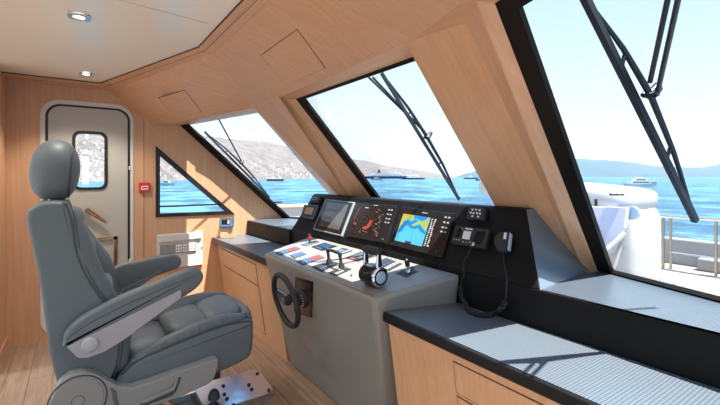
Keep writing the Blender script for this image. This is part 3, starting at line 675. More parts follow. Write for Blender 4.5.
tube(bm, hel[::1], .0042, 5); obj('coil', bm, M['blackmatt'], cd, 70)
bm = B(); tube(bm, spline([co[-1]]+up_, 8), .0030, 6); obj('cord_end', bm, M['blackmatt'], cd, 60)

# ------------------------------------------------------------------ port wall fittings
t = thing('fire_call_point', 'small red fire alarm call point on the port wall beside door', 'alarm', (PX, .551, 1.35))
bm = B(); box(bm, (PX, .505, 1.297), (PX+.035, .600, 1.395)); obj('case', bm, M['red'], t, 0, .005)
bm = B(); box(bm, (PX+.035, .522, 1.325), (PX+.037, .583, 1.362)); obj('break_plate', bm, M['white'], t, 0)
bm = B(); box(bm, (PX+.037, .530, 1.338), (PX+.038, .575, 1.350)); obj('label_strip', bm, M['blackmatt'], t, 0)
t = thing('socket_panel', 'white panel of sockets low on the port wall under triangular window', 'socket panel', (PX, .885, .69))
bm = B(); box(bm, (PX, .665, .515), (PX+.022, 1.106, .868)); obj('back_plate', bm, M['offwhite'], t, 0, .005)
bm = B(); box(bm, (PX+.022, .69, .665), (PX+.030, 1.04, .765)); obj('socket_strip', bm, M['grey'], t, 0, .003)
for i in range(5):
    y = .705+.066*i; bm = B(); box(bm, (PX+.030, y, .675), (PX+.035, y+.058, .755)); sk = obj('socket', bm, M['white'] if i > 1 else M['grey'], t, 0, .002)
    if i > 1:
        bm = B()
        for dy in (.016, .042): 
            for z in (.70, .728): cyl(bm, (PX+.035, y+dy, z), (PX+.0362, y+dy, z), .0062, 8)
        obj('socket_holes', bm, M['blackmatt'], sk, 0)
for y, z in ((.675, .67), (1.096, .70)):
    bm = B(); cyl(bm, (PX+.022, y, z), (PX+.027, y, z), .008, 10); obj('screw', bm, M['brushed'], t)
bm = B(); prism(bm, [(PX+.022, .67, .79), (PX+.022, 1.09, .80), (PX+.022, 1.09, .86), (PX+.022, .67, .86)], (.016, 0, 0)); obj('cover_flap', bm, M['offwhite'], t, 0, .004)
mo = thing('monitor', 'small dark monitor on a wooden wedge mount on the port worktop', 'monitor', (PX+.12, 1.37, .80))
mf = AP(226.4, 222.4, (PX+.16, 1.37, 0), (1, .25, 0)); fn = V((.86, -.42, .18)).normalized(); fx_ = V((.42, .86, 0)).normalized(); fy_ = fn.cross(fx_); fy_ = fy_ if fy_.z > 0 else -fy_
bm = B(); prism(bm, [mf+fx_*a+fy_*b for a, b in ((-.072, -.05), (.072, -.05), (.072, .05), (-.072, .05))], -fn*.035); obj('case', bm, M['blackmatt'], mo, 0, .006)
bm = B(); prism(bm, [mf+fx_*a+fy_*b+fn*.0005 for a, b in ((-.066, -.045), (.066, -.045), (.066, .040), (-.066, .040))], fn*.003); obj('bezel', bm, M['padblue'], mo, 0)
bm = B(); prism(bm, [mf+fx_*a+fy_*b+fn*.0036 for a, b in ((-.048, -.022), (.038, -.022), (.038, .030), (-.048, .030))], fn*.001); obj('screen', bm, M['screen_black'], mo, 0)
bm = B(); prism(bm, [mf+fx_*a+fy_*b+fn*.0046 for a, b in ((.012, -.016), (.032, -.016), (.032, .024), (.012, .024))], fn*.0008); obj('reading', bm, M['lit_grey'], mo, 0)
bm = B(); z0 = .799
loft(bm, [[V((PX+.01, 1.255, z0)), V((PX+.16, 1.255, z0)), V((PX+.20, 1.40, z0)), V((PX+.01, 1.46, z0))], [mf-fn*.04+fx_*-.065+fy_*.01-V((.04, 0, 0)), mf-fn*.02+fx_*-.07-fy_*.04, mf-fn*.02+fx_*.06-fy_*.04, mf-fn*.04+fx_*.05+fy_*.01-V((.05, 0, 0))]])
obj('wedge_mount', bm, M['oak_z'], mo, 0, .004)

# ------------------------------------------------------------------ downlights
def downlight(p, label, energy):
    t = thing('downlight', label, 'downlight', p, 'ceiling downlights')
    bm = plate(rrect(.095, .095, .008, 3), [rrect(.056, .056, .0275, 6)], .006, (p[0], p[1], p[2]-.006), (1, 0, 0), (0, -1, 0)); obj('frame', bm, M['brushed'], t, 0)
    bm = B(); cyl(bm, (p[0], p[1], p[2]-.003), (p[0], p[1], p[2]), .026, 24); obj('lamp_lens', bm, M['lamp'], t)
    l = bpy.data.lights.new('lamp', 'SPOT'); l.energy = energy; l.spot_size = R(122); l.spot_blend = .5; l.shadow_soft_size = .05; l.color = (1, .93, .82)
    o = bpy.data.objects.new('lamp', l); C.objects.link(o); o.location = V(p)+V((0, 0, -.02)); return t
LE = 42
a, b_ = AZ(79, 16.5, 2.28), AZ(86, 74, 2.28)
downlight(tuple(a), 'square chrome ceiling downlight nearest the camera', 28)
downlight(tuple(b_), 'small ceiling downlight above the door by the wood trim', 55)
for x, y, en in ((-1.17, -.05, 12), (-2.57, -1.1, 48), (-1.17, -1.1, 14), (-3.97, -1.1, 85), (.2, -1.1, 12)): downlight((x, y, 2.28), 'extra ceiling downlight added out of view to brighten the cabin', en)  # extra unseen lamps, added only to brighten the cabin

# ------------------------------------------------------------------ helm chair
XS, XM, XF = -2.43, -2.70, -2.97
ch = thing('helm_chair', 'blue-grey leather helm chair with headrest and padded armrests', 'chair', (XM, .4, 0))
def px_yz(pts, x): return [AX(u, v, x) for u, v in pts]
def side_loft(bm, prof, x0, x1, rnd_=.03, n=5, cx=None):
    """extrude a side profile across the chair with rounded long edges"""
    c = sum(prof, V((0, 0, 0)))/len(prof); secs = []
    for s in (0, 1):
        pass
    xs = []
    for k in range(n+1):
        a = PI/2*k/n; xs.append((x1-rnd_+rnd_*math.sin(a) if x1 > x0 else 0, (1-math.cos(a))))
    lay = []
    for k in range(n, -1, -1):
        a = PI/2*k/n; lay.append((x0+rnd_-rnd_*math.sin(a), rnd_*(1-math.cos(a))))
    for k in range(0, n+1):
        a = PI/2*k/n; lay.append((x1-rnd_+rnd_*math.sin(a), rnd_*(1-math.cos(a))))
    m = len(prof); nor = []
    for i in range(m):
        d_ = prof[(i+1) % m]-prof[i-1]; nn = V((0, -d_.z, d_.y)); nn.normalize()
        if nn.dot(c-prof[i]) < 0: nn = -nn
        nor.append(nn)
    for x, ins in lay:
        secs.append([V((x, p.y+nn.y*ins, p.z+nn.z*ins)) for p, nn in zip(prof, nor)])
    loft(bm, secs)
def smooth_loop(pts, n=4):
    m = len(pts); out = []
    for i in range(m):
        p0_, p1_, p2_, p3_ = pts[i-1], pts[i], pts[(i+1) % m], pts[(i+2) % m]
        for k in range(n):
            t = k/n; out.append(.5*((2*p1_)+(p2_-p0_)*t+(2*p0_-5*p1_+4*p2_-p3_)*t*t+(3*p1_-p0_-3*p2_+p3_)*t**3))
    return out
back = px_yz([(33, 206.5), (45, 202.2), (62, 202.2), (68.6, 205.4), (73.8, 221.7), (76.5, 240.7), (81, 259.7), (91.4, 281.4), (107, 304.5), (117, 322), (121, 341), (118.5, 363), (112, 378), (98, 396), (80, 405), (64, 402), (57.6, 385.5), (51, 361.5), (46.5, 335.6), (42.6, 306), (37, 270.6), (29, 235), (26.3, 215)], XS)
bm = B(); side_loft(bm, smooth_loop(back, 3), XF, XS, .022); bk_ = obj('backrest', bm, M['leather'], ch, 50)
pip = px_yz([(64, 202.6), (68.6, 205.4), (73.8, 221.7), (76.5, 240.7), (81, 259.7), (91.4, 281.4), (107, 304.5), (117, 322), (121, 341), (118.5, 363), (112, 378)], XS)
def piping(path, r, parent, name='piping'):
    bm = B(); tube(bm, spline(path, 5), r, 6); return obj(name, bm, M['seam'], parent, 60)
piping([p+V((-.004, -.008, 0)) for p in pip], .0028, bk_); piping([p+V((-.010, .008, 0)) for p in pip], .0028, bk_)
# front bolsters of the backrest and three tufted pads between them
def sausage(path, rs, name, parent, sq=1.0, n=14):
    bm = B(); sp = spline(path, 6); rr = []
    for i in range(len(sp)):
        t = i/(len(sp)-1)*(len(rs)-1); k = min(int(t), len(rs)-2); rr.append(rs[k]+(rs[k+1]-rs[k])*(t-k))
    d0 = (sp[0]-sp[1]).normalized(); d1 = (sp[-1]-sp[-2]).normalized()
    sp = [sp[0]+d0*rr[0]*.9, sp[0]+d0*rr[0]*.5]+sp+[sp[-1]+d1*rr[-1]*.5, sp[-1]+d1*rr[-1]*.9]; rr = [rr[0]*.25, rr[0]*.8]+rr+[rr[-1]*.8, rr[-1]*.25]
    tube(bm, sp, rr, n); return obj(name, bm, M['leather'], parent, 70)
XN, XW = -2.50, -2.91
nb = px_yz([(66, 216), (73, 236), (79, 256), (90, 279), (105, 303), (116, 330), (114, 362)], XN)
sausage([p+V((0, .008, 0)) for p in nb], [.045, .060, .066, .060, .056, .06, .06], 'side_bolster', bk_)
fb = px_yz([(69, 213), (74, 228), (84, 246), (97, 264), (106, 286), (108, 310), (106, 340)], XW)
sausage(fb, [.045, .062, .075, .078, .07, .066, .06], 'side_bolster', bk_)
for (u, v, h) in ((70, 226, .105), (82, 257, .11), (99, 296, .12)):
    c = AX(u, v, XM); bm = B(); sell(bm, c, (.19, .055, h), .75, .6, Euler((R(-16), 0, 0)).to_matrix()); obj('tufted_pad', bm, M['leather'], bk_, 70)
# headrest on two posts
hc = AX(55.5, 170.6, XM)
bm = B(); sell(bm, hc, (.142, .108, .163), .88, .84, Euler((R(-4), 0, 0)).to_matrix(), 40, 24); hr_ = obj('headrest', bm, M['leather'], ch, 80)
ringp = []
for k in range(48):
    a = 2*PI*k/48; c_ = math.cos(a); s_ = math.sin(a); ringp.append(hc+Euler((R(-4), 0, 0)).to_matrix() @ V((.121*sgn(c_, .80), .066, .138*sgn(s_, .80))))
bm = B(); tube(bm, ringp, .005, 6, True); obj('piping', bm, M['piping'], hr_, 60)
for x in (-.06, .06):
    bm = B(); cyl(bm, AX(49.5, 206, XM)+V((x, 0, -.03)), AX(50.5, 196, XM)+V((x, 0, .03)), .0075, 10); obj('headrest_post', bm, M['chrome'], ch)
# seat
seat = px_yz([(121.7, 374), (138.5, 359.4), (174.8, 343.8), (213.6, 328.3), (240, 321.5), (252.5, 320.5), (254.3, 327), (254, 342), (252.5, 353), (246, 361), (221, 373), (180, 388), (140, 398), (112, 396)], XS)
bm = B(); side_loft(bm, smooth_loop(seat, 3), XF, XS, .03); st = obj('seat', bm, M['leather'], ch, 50)
sp_ = px_yz([(121.7, 374), (138.5, 359.4), (174.8, 343.8), (213.6, 328.3), (240, 321.5), (252.5, 320.5)], XS)
pp_ = piping([p+V((-.004, 0, -.004)) for p in sp_], .0040, st); pp_.data.materials[0] = M['piping']
cr = px_yz([(128, 369), (142, 359), (163, 346), (194, 331), (221, 321.5), (241, 318.5)], XS-.055)
sausage(cr, [.035, .042, .045, .044, .042, .034], 'side_bolster', st)
fr = [V((XF+.06, p.y+.0, p.z+.024)) for p in cr]
sausage(fr, [.035, .05, .056, .056, .052, .042], 'side_bolster', st)
ys = [(p.y, p.z) for p in cr]
def crest(y):
    for (a, za), (b, zb) in zip(ys, ys[1:]):
        if y <= b: return za+(zb-za)*(y-a)/(b-a)
    return ys[-1][1]
for y, hy_ in ((.33, .115), (.54, .115), (.745, .115)):
    bm = B(); sell(bm, (XM, y, crest(y)+.0), (.212, hy_+.004, .064), .62, .5, Euler((R(7), 0, 0)).to_matrix(), 32, 18); obj('tufted_pad', bm, M['leather'], st, 70)
bm = B(); tube(bm, spline([V((XS-.05, .86, crest(.86)-.005)), V((XM+.1, .885, crest(.86)-.002)), V((XM-.1, .885, crest(.86)-.002)), V((XF+.05, .86, crest(.86)+.003))], 6), .040, 12); obj('front_roll', bm, M['leather'], st, 70)
rnd2 = random.Random(5)
for k in range(20):
    bm = B(); f_ = k/19; i = min(int(f_*5), 4); p = cr[i].lerp(cr[i+1], f_*5-i); a = p+V((.010, rnd2.uniform(-.01, .01), .040)); b = p+V((.050, rnd2.uniform(-.004, .022)-.012, -.006))
    tube(bm, [a, (a+b)/2+V((.018, 0, .012)), b], [.001, .0035, .001], 5); obj('pleat', bm, M['leather'], st, 60)
# near and far armrest
def armrest(xo, xi, pad, panel, knob):
    """pad and panel profiles in the plane of the outer face"""
    ar_p = px_yz(pad, xo); bm = B(); side_loft(bm, smooth_loop(ar_p, 3), min(xo, xi), max(xo, xi), .02, 4)
    ar = obj('armrest', bm, M['leather'], ch, 50)
    pn = px_yz(panel, xo); s = 1 if xo > xi else -1
    bm = B(); prism(bm, [p+V((-.01*s, 0, 0)) for p in pn], (.016*s, 0, 0)); pa_ = obj('arm_panel', bm, M['armpanel'] if knob else M['leather'], ar, 30, .004, 3)
    if knob:
        k = AX(knob[0], knob[1], xo); bm = B(); lathe(bm, k+V((.006*s, 0, 0)), V((s, 0, 0)), [(.036, 0), (.036, .004), (.034, .006), (.031, .012), (.02, .016), (0, .017)], 28); obj('adjuster_knob', bm, M['knob'], ar)
    return ar
ar1 = armrest(-2.355, -2.425, [(65.5, 348), (63, 343), (65, 334), (75, 323), (89, 313.6), (120, 297.6), (160, 281.3), (190, 269.2), (198, 269), (203.5, 274), (203, 281), (196, 289.5), (181, 298.5), (150, 311), (100, 336)],
        [(66.5, 346.8), (77, 357.2), (82, 358.2), (89, 357.3), (104.4, 351.7), (124.4, 339.4), (161.8, 311.5), (179.5, 299), (181, 297), (181.3, 291.5), (180, 290)], (90, 344))
armseam = px_yz([(66, 340), (90, 324), (120, 308.5), (160, 290.5), (196, 276)], -2.355)
piping([p+V((.0, 0, .004)) for p in armseam], .0022, ar1)
ar2 = armrest(-2.985, -3.055, [(118, 291), (112, 283), (114, 270), (122, 264.6), (140, 261), (162, 256.6), (174, 254.8), (180, 257), (182, 262), (179.5, 267.5), (172, 271), (150, 279), (130, 288)],
        [(119, 290), (150, 276), (160, 270.5), (161, 273), (150, 279.5), (124, 297)], None)
# side cover with recliner hub
cov = [(52, 412), (53, 397), (59, 383), (70, 374.5), (83, 371.5), (96, 374), (106, 380), (118, 386.5), (132, 387.5), (150, 382), (175, 372.8), (200, 364.3), (216, 358.6), (219, 359.5), (218.6, 366), (215, 378), (209, 384.5), (180, 397.5), (140, 412), (110, 424), (75, 432)]
XC = -2.372
cp = px_yz(cov, XC); bm = B(); prism(bm, [p+V((-.075, 0, 0)) for p in cp], (.075, 0, 0)); sc_ = obj('side_cover', bm, M['plastic'], ch, 40, .014, 4)
k = AX(78, 401, XC)
for r_, w_, dz in ((.118, .0035, .0), (.055, .0028, .002), (.026, .0028, .003)):
    bm = B(); tube(bm, [k+V((.0005+dz, r_*math.cos(2*PI*i/40), r_*math.sin(2*PI*i/40))) for i in range(40)], w_, 6, True); obj('groove_ring', bm, M['piping'], sc_, 60)
bm = B(); lathe(bm, k, V((1, 0, 0)), [(.108, -.002), (.104, .004), (.060, .006), (.05, .005), (0, .006)], 36); obj('recliner_hub', bm, M['plastic'], sc_)
lv = px_yz([(178.6, 377), (181, 377.5), (176, 391), (172, 395.5), (143, 406), (140, 404), (141, 401), (167, 391.5)], XC)
bm = B(); prism(bm, lv, (.004, 0, 0)); obj('lever_slot', bm, M['piping'], sc_, 0)
lv2 = px_yz([(143, 399), (150, 396), (172, 386.5), (177, 377.5), (178.3, 378), (174, 389.5), (168, 392), (146, 402), (141, 403), (140, 401)], XC)
bm = B(); prism(bm, lv2, (.014, 0, 0)); obj('recline_lever', bm, M['plastic'], sc_, 0, .004)
lv3 = px_yz([(110, 387), (116, 391), (116.5, 397), (119, 406), (116, 407), (112.5, 399), (112, 393)], XC)
bm = B(); prism(bm, lv3, (.008, 0, 0)); obj('tilt_lever', bm, M['stitch'], sc_, 0, .003)
cpf = [V((XF-.005, p.y, p.z)) for p in cp]; bm = B(); prism(bm, cpf, (-.06, 0, 0)); obj('side_cover', bm, M['plastic'], ch, 40, .012, 3)
# pedestal, slide rails and floor plate
bm = B(); box(bm, (XF+.02, .05, .26), (XS-.02, .70, .33)); obj('seat_frame', bm, M['blackmatt'], ch, 0, .01)
bm = B(); lathe(bm, (XM, .35, .03), (0, 0, 1), [(.16, 0), (.14, .02), (.075, .06), (.07, .25)], 32); obj('pedestal', bm, M['brushed'], ch)
pl = [AZ(256.7, 372.3, .03), AZ(272, 391.7, .03)]
bm = plate(rrect(.325, .44, .05, 6, (-2.692, .855)), [], .014, (0, 0, .042), (1, 0, 0), (0, 1, 0)); [setattr(v.co, 'z', v.co.z + (-2.53-v.co.x)*.085) for v in bm.verts]; bp_ = obj('floor_plate', bm, M['platesteel'], ch, 0, .003)  # tilted so the plate mirrors the port window
for u, v in P4(150, 315, 4.5, [(330, 324), (335, 356), (347, 373), (375, 396), (445, 315), (458, 332), (483, 270), (535, 332)]):
    c = AZ(u, v, .055); c.z = .042+(-2.53-c.x)*.085; bm = B(); lathe(bm, c, (0, 0, 1), [(.011, 0), (.011, .006), (.008, .009), (0, .009)], 12); obj('bolt', bm, M['blackmatt'], bp_)
for x in (XM-.13, XM+.13):
    bm = B(); box(bm, (x-.022, -.15, .0), (x+.022, .68, .045)); obj('slide_rail', bm, M['chrome'], ch, 0, .003)
bm = B(); box(bm, (XM-.155, .64, 0), (XM+.155, 1.065, .028)); obj('plate_packer', bm, M['brushed'], ch, 0, .003)
c = AZ(214, 400, .06)
bm = B(); lathe(bm, c, (0, 0, 1), [(.012, -.03), (.014, 0), (.036, .01), (.034, .035), (.022, .06), (.008, .068), (0, .068)], 20); obj('slide_knob', bm, M['piping'], ch)

# ------------------------------------------------------------------ wipers outside the glass
def wiper(label, n, p, a, b, br, arms, frac=.46, w=.016):
    n = n.normalized(); P = lambda uv, o=.06: AP(uv[0], uv[1], V(p)+n*o, n)
    A_, B_, K = P(a), P(b), P(br, .08)
    t = thing('windscreen_wiper', label, 'wiper', K, 'windscreen wipers')
    d_ = (B_-A_).normalized(); s = n.cross(d_)
    bm = B(); prism(bm, [A_-s*w*.5, B_-s*w*.4, B_+s*w*.4, A_+s*w*.5], -n*.02); obj('blade', bm, M['wiper'], t, 0)
    mid_ = A_.lerp(B_, frac); bm = B()
    for sg, en in ((0, .06), (1, .94)):
        e = A_.lerp(B_, en); q = mid_.lerp(e, .5)
        tube(bm, [K, K.lerp(e, .5)+n*.010, e], [.011, .009, .005], 6)
        e2_ = A_.lerp(B_, .30 if sg == 0 else .70); tube(bm, [K.lerp(e, .45), e2_], [.007, .004], 6)
    obj('bow', bm, M['wiper'], t, 50)
    bm = B(); tube(bm, [K-s*.018-n*.01, K-s*.018+n*.02, K+s*.018+n*.02, K+s*.018-n*.005], .010, 8); cyl(bm, K-n*.01, K+n*.045, .013, 10); obj('bracket', bm, M['wiper'], t, 50)
    for (u0, u1) in arms:
        bm = B(); tube(bm, [P(u0, .09), P(u1, .09)], .0075, 8); obj('arm', bm, M['wiper'], t, 50)
    return t
wiper('long black wiper outside the starboard window nearest the camera', nA, pA, (583, -12), (697, 219), (650, 94), [((671, -16), (650, 82)), ((681.5, -16), (657, 95))], .46, .022)
wiper('black wiper outside the centre window behind the dashboard', nB, pB, (382.5, 72), (460, 198.5), (427, 137), [((366, 74.5), (425, 132)), ((372.5, 77), (428, 136))], .5, .012)
wiper('black wiper outside the port window by the door', nC, pC, (205, 131), (270, 196.5), (241, 163), [((217, 116), (243, 164))], .5, .012)

# ------------------------------------------------------------------ foredeck and the boat outside
def bow_outline(z):
    return [V((-6.3, -3, z)), V((-6.3, 4.5, z)), V((-5.6, 7.2, z)), V((-4.6, 8.9, z)), V((-2.35, 9.6, z)), V((-.1, 8.9, z)), V((.9, 7.2, z)), V((1.6, 4.5, z)), V((1.6, -3, z))]
ol = bow_outline(-.28)
bm = B(); prism(bm, [V((-6.3, 2.5, -.28)), V((1.6, 2.5, -.28))]+[p for p in ol[::-1] if p.y > 3], (0, 0, .08)); struct(obj('foredeck', bm, M['deck'], smooth=0))
bm = B(); box(bm, (1.0, -8, -.10), (2.6, 2.55, -.05)); box(bm, (-6.3, -8, -.10), (PX-.1, 2.55, -.05)); box(bm, (-6.3, -10.5, -.10), (2.6, -7.5, -.05)); struct(obj('side_deck', bm, M['deck'], smooth=0))
bm = B()
prism(bm, [(PX-.1, 2.25, -.25), (PX-.1, 2.05, .93), (PX-.1, 2.12, .93), (PX-.1, 2.35, -.25)], (1.0, .5, 0))
prism(bm, [(-3.7, 2.68, -.25), (-3.7, 2.45, .93), (-3.7, 2.52, .93), (-3.7, 2.75, -.25)], (2.45, 0, 0))
prism(bm, [(-1.3, 2.70, -.25), (-1.25, 2.36, .93), (-1.25, 2.42, .93), (-1.3, 2.8, -.25)], (2.3, -.75, 0)); struct(obj('house_front', bm, M['gel'], smooth=0))
bm = B()
for i in range(1, 4):
    a, b = ol[i-1].copy(), ol[i].copy(); a.y = max(a.y, 2.35); t0 = (1.0, .98, .5, .25)
    prism(bm, [V((a.x, a.y, -.28)), V((b.x, b.y, -.28)), V((b.x, b.y, t0[i]-.04)), V((a.x, a.y, t0[i-1]-.04))], (.10, 0, 0))
struct(obj('bulwark', bm, M['gel'], smooth=0))
bm = B()
for i in range(1, 4):
    a, b = ol[i-1].copy(), ol[i].copy(); a.y = max(a.y, 2.35); t0 = (1.0, .98, .5, .25)
    prism(bm, [V((a.x-.03, a.y, t0[i-1]-.04)), V((b.x-.03, b.y, t0[i]-.04)), V((b.x+.15, b.y, t0[i]-.04)), V((a.x+.15, a.y, t0[i-1]-.04))], (0, 0, .035))
struct(obj('bulwark_cap', bm, M['teakcap'], smooth=0))
bm = B(); box(bm, (-4.6, 9.35, -.28), (.8, 9.55, .28)); struct(obj('bow_bulwark', bm, M['grey'], smooth=0, bevel=.03))
bm = B(); box(bm, (-2.55, 9.0, -.2), (-1.2, 9.3, .02)); tag(obj('deck_locker', bm, M['plastic'], smooth=0, bevel=.03), 'grey locker on the foredeck behind the steel guardrail', 'locker')
# guardrail
gr = thing('guardrail', 'polished steel guardrail with posts across the foredeck', 'railing', (-2.2, 8.75, -.2))
bm = B(); tube(bm, [(-3.08, 8.75, .745), (-1.2, 8.75, .745), (.6, 8.75, .745)], .045, 10); obj('top_rail', bm, M['chrome'], gr, 60)
for z in (.43, .10):
    bm = B(); tube(bm, [(-2.88, 8.75, z), (-1.2, 8.75, z), (.6, 8.75, z)], .014, 8); obj('mid_rail', bm, M['brushed'], gr, 60)
for x in (-2.965, -2.85, -2.22, -2.12, -.7):
    bm = B(); cyl(bm, (x, 8.75, -.2), (x, 8.75, .74), .022, 10); obj('post', bm, M['railpost'], gr)
# white moulded housing on the foredeck with overhanging lid
hs_ = thing('deck_housing', 'big white moulded deck housing with rounded lid on the foredeck', 'deck housing', (-3.1, 5.6, -.2))
bm = B(); sell(bm, (-3.37, 6.0, 1.225), (1.16, .62, .165), .4, .35, Euler((0, R(4.5), 0)).to_matrix(), 44, 16); lid = obj('lid', bm, M['gel'], hs_, 60)
bm = B(); sell(bm, (-3.20, 6.0, .44), (1.03, .52, .70), .3, .25, None, 44, 16); obj('body', bm, M['gel'], hs_, 60)
bm = B(); sell(bm, (-2.50, 5.8, -.05), (.38, .46, .20), .7, .7, None, 28, 12); obj('foot', bm, M['gel'], hs_, 60)
cq = [AP(u, v, (0, 5.36, 1.05), (0, 1, -.22)) for u, v in ((586, 206), (627, 207.5), (624.5, 228), (611, 254), (586, 254))]
bm = B(); prism(bm, cq, (0, .08, 0)); obj('cover', bm, M['cover'], hs_, 0, .01, label='lavender grey canvas cover')
bm = B(); c = AY(631, 213, 5.475); lathe(bm, c, (0, -1, 0), [(.085, -.05), (.085, .006), (.07, .012), (0, .012)], 24); obj('cutout', bm, M['lens'], hs_, label='disc coloured like the sea glimpsed through the porthole')  # solid disc in sea blue stands in for an open hole
bm = B(); a, b = AY(625, 233, 5.30), AY(603, 254, 5.12); tube(bm, [a, b], .035, 8); tube(bm, [AY(623, 240, 5.3), AY(614, 268, 5.2)], .018, 8); obj('strut', bm, M['gel'], hs_, 60)
bm = B(); rnd3 = random.Random(2); x0_, z0_ = AY(610, 194, 5.36), 0
for k in range(10):
    p = AY(610+1.42*k, 194.6, 5.372); h = .030 if k in (0, 5) else .022
    box(bm, (p.x, p.y-.02, p.z-.011), (p.x+.010, p.y+.02, p.z-.011+h)); 
    if k % 2 == 0: box(bm, (p.x, p.y-.02, p.z-.011), (p.x+.026, p.y+.02, p.z-.005))
    else: box(bm, (p.x, p.y-.02, p.z+.003), (p.x+.026, p.y+.02, p.z+.009))
obj('maker_mark', bm, M['stitch'], hs_, 0)
bm = B(); p = AY(597, 203, 5.42); box(bm, (p.x-.02, p.y-.03, p.z-.05), (p.x+.015, p.y+.05, p.z+.05)); obj('latch', bm, M['blackmatt'], hs_, 0, .005)
for (u, v), lab in (((668, 289), 'small dark deck fitting on the planks below the guardrail'),):
    p = AZ(u-6, v-4, -.2); bm = B(); box(bm, tuple(p+V((-.25, -.08, 0))), tuple(p+V((.15, .06, .06)))); tag(obj('deck_fitting', bm, M['plastic'], smooth=0, bevel=.015), lab, 'deck fitting')

# ------------------------------------------------------------------ sea, hills, town and ships
SZ = -4.55
bm = B(); quad(bm, [(-16000, -9000, SZ), (9000, -9000, SZ), (9000, 16000, SZ), (-16000, 16000, SZ)])
for f in list(bm.faces): pass
struct(obj('sea', bm, M['sea'], smooth=0), 'blue sea', 'sea')
def terrain(name, prof, m, seed, rows=16, rough=.06, tail=1.6):
    """prof: (u, ridge v, shore depth, ridge depth); hills rising from the shore to a ridge and falling behind it"""
    rn = random.Random(seed); us = [p[0] for p in prof]; cols = []
    step = 3 if us[-1]-us[0] < 700 else 4; u = us[0]
    ph = [rn.uniform(0, 6.3) for _ in range(6)]
    while u <= us[-1]:
        for a, b in zip(prof, prof[1:]):
            if a[0] <= u <= b[0]: k = (u-a[0])/(b[0]-a[0]); pv, s0, s1 = [a[i]+(b[i]-a[i])*k for i in (1, 2, 3)]; break
        col = []; top = CH-(pv-HV)/FOC*s1 - SZ
        for j in range(rows+1):
            f_ = j/rows; dep = s0+(s1-s0)*f_
            h = top*(f_**.85)*(1+rough*math.sin(f_*9+u*.11+ph[0])*(1-f_)*2+rough*math.sin(u*.31+f_*17+ph[1])*(1-f_)) + (rn.uniform(-1, 1)*top*.012 if f_ > 0 else 0)
            q_ = DIR+RGT*((u-CX)/FOC); p = q_*dep; col.append(V((p.x, p.y, SZ-.5+h)))
        for f_ in (1.15, 1.4, tail):
            p = (DIR+RGT*((u-CX)/FOC))*(s0+(s1-s0)*f_); col.append(V((p.x, p.y, SZ-1+top*max(0, 1-(f_-1)/(tail-1))*.8)))
        cols.append(col); u += step
    bm = B(); vs = [[bm.verts.new(p) for p in c_] for c_ in cols]
    for a, b in zip(vs, vs[1:]):
        for j in range(len(a)-1): bm.faces.new([a[j], b[j], b[j+1], a[j+1]])
    o = obj(name, bm, m, smooth=180); struct(o); return cols
near = [(-120, 96, 520, 1100), (60, 118, 520, 1100), (100, 122, 540, 1150), (150, 128, 640, 1350), (190, 131, 800, 1600), (202, 135, 850, 1700), (238, 140, 1000, 2000), (262, 141, 1200, 2200), (281, 145, 1300, 2400), (320, 152, 1700, 2900), (352, 159, 1900, 3200), (365, 160.5, 2000, 3300), (390, 166.5, 2200, 3500), (423, 170.5, 2400, 3600), (446, 176, 2600, 3000), (456, 177.5, 2700, 2900)]
hcols = terrain('hillside', near, M['hill'], 4)
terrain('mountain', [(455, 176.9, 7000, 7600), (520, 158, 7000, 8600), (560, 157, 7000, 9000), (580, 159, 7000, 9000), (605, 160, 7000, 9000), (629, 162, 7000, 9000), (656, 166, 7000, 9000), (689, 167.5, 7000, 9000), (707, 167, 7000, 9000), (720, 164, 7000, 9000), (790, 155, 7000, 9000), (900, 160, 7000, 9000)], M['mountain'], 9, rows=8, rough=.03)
# town: one house, copied
def house(w, d_, h):
    bm = B(); box(bm, (-w/2, -d_/2, -4), (w/2, d_/2, h)); return bm
protos = []
for k, (w_, d_, h_, roof_) in enumerate(((11, 9, 6, 0), (14, 10, 9, 1), (9, 9, 5, 1), (18, 11, 11, 0))):
    protos.append((w_, d_, h_, roof_))
def house_mesh(w_, d_, h_, roof_):
    bm = B(); box(bm, (-w_/2, -d_/2, -5), (w_/2, d_/2, h_))
    nface = len(bm.faces)
    if roof_:
        prism(bm, [(-w_/2-.5, -d_/2-.5, h_), (-w_/2-.5, d_/2+.5, h_), (-w_/2-.5, 0, h_+3)], (w_+1, 0, 0))
    else: box(bm, (-w_/2, -d_/2, h_), (-w_/2+4, d_/2, h_+2.5))
    bm.faces.ensure_lookup_table()
    for f in list(bm.faces)[nface:]: f.material_index = 1 if roof_ else 0
    nn = len(bm.faces)
    for i in range(3):
        x = -w_/2+w_*(i+.5)/3
        for z in ([2.2] if h_ < 8 else [2.2, 6.0]):
            for sy in (-1, 1): box(bm, (x-.8, sy*(d_/2+.06)-.05, z-.9), (x+.8, sy*(d_/2+.06)+.05, z+.9))
    bm.faces.ensure_lookup_table()
    for f in list(bm.faces)[nn:]: f.material_index = 2
    bmesh.ops.recalc_face_normals(bm, faces=bm.faces)
    me = bpy.data.meshes.new('house'); bm.to_mesh(me); bm.free()
    for m in ('stone', 'tile', 'shipglass'): me.materials.append(M[m])
    return me
hm = [house_mesh(*p) for p in protos]
rn = random.Random(11); nh = 0; hdone = []; tries = 0
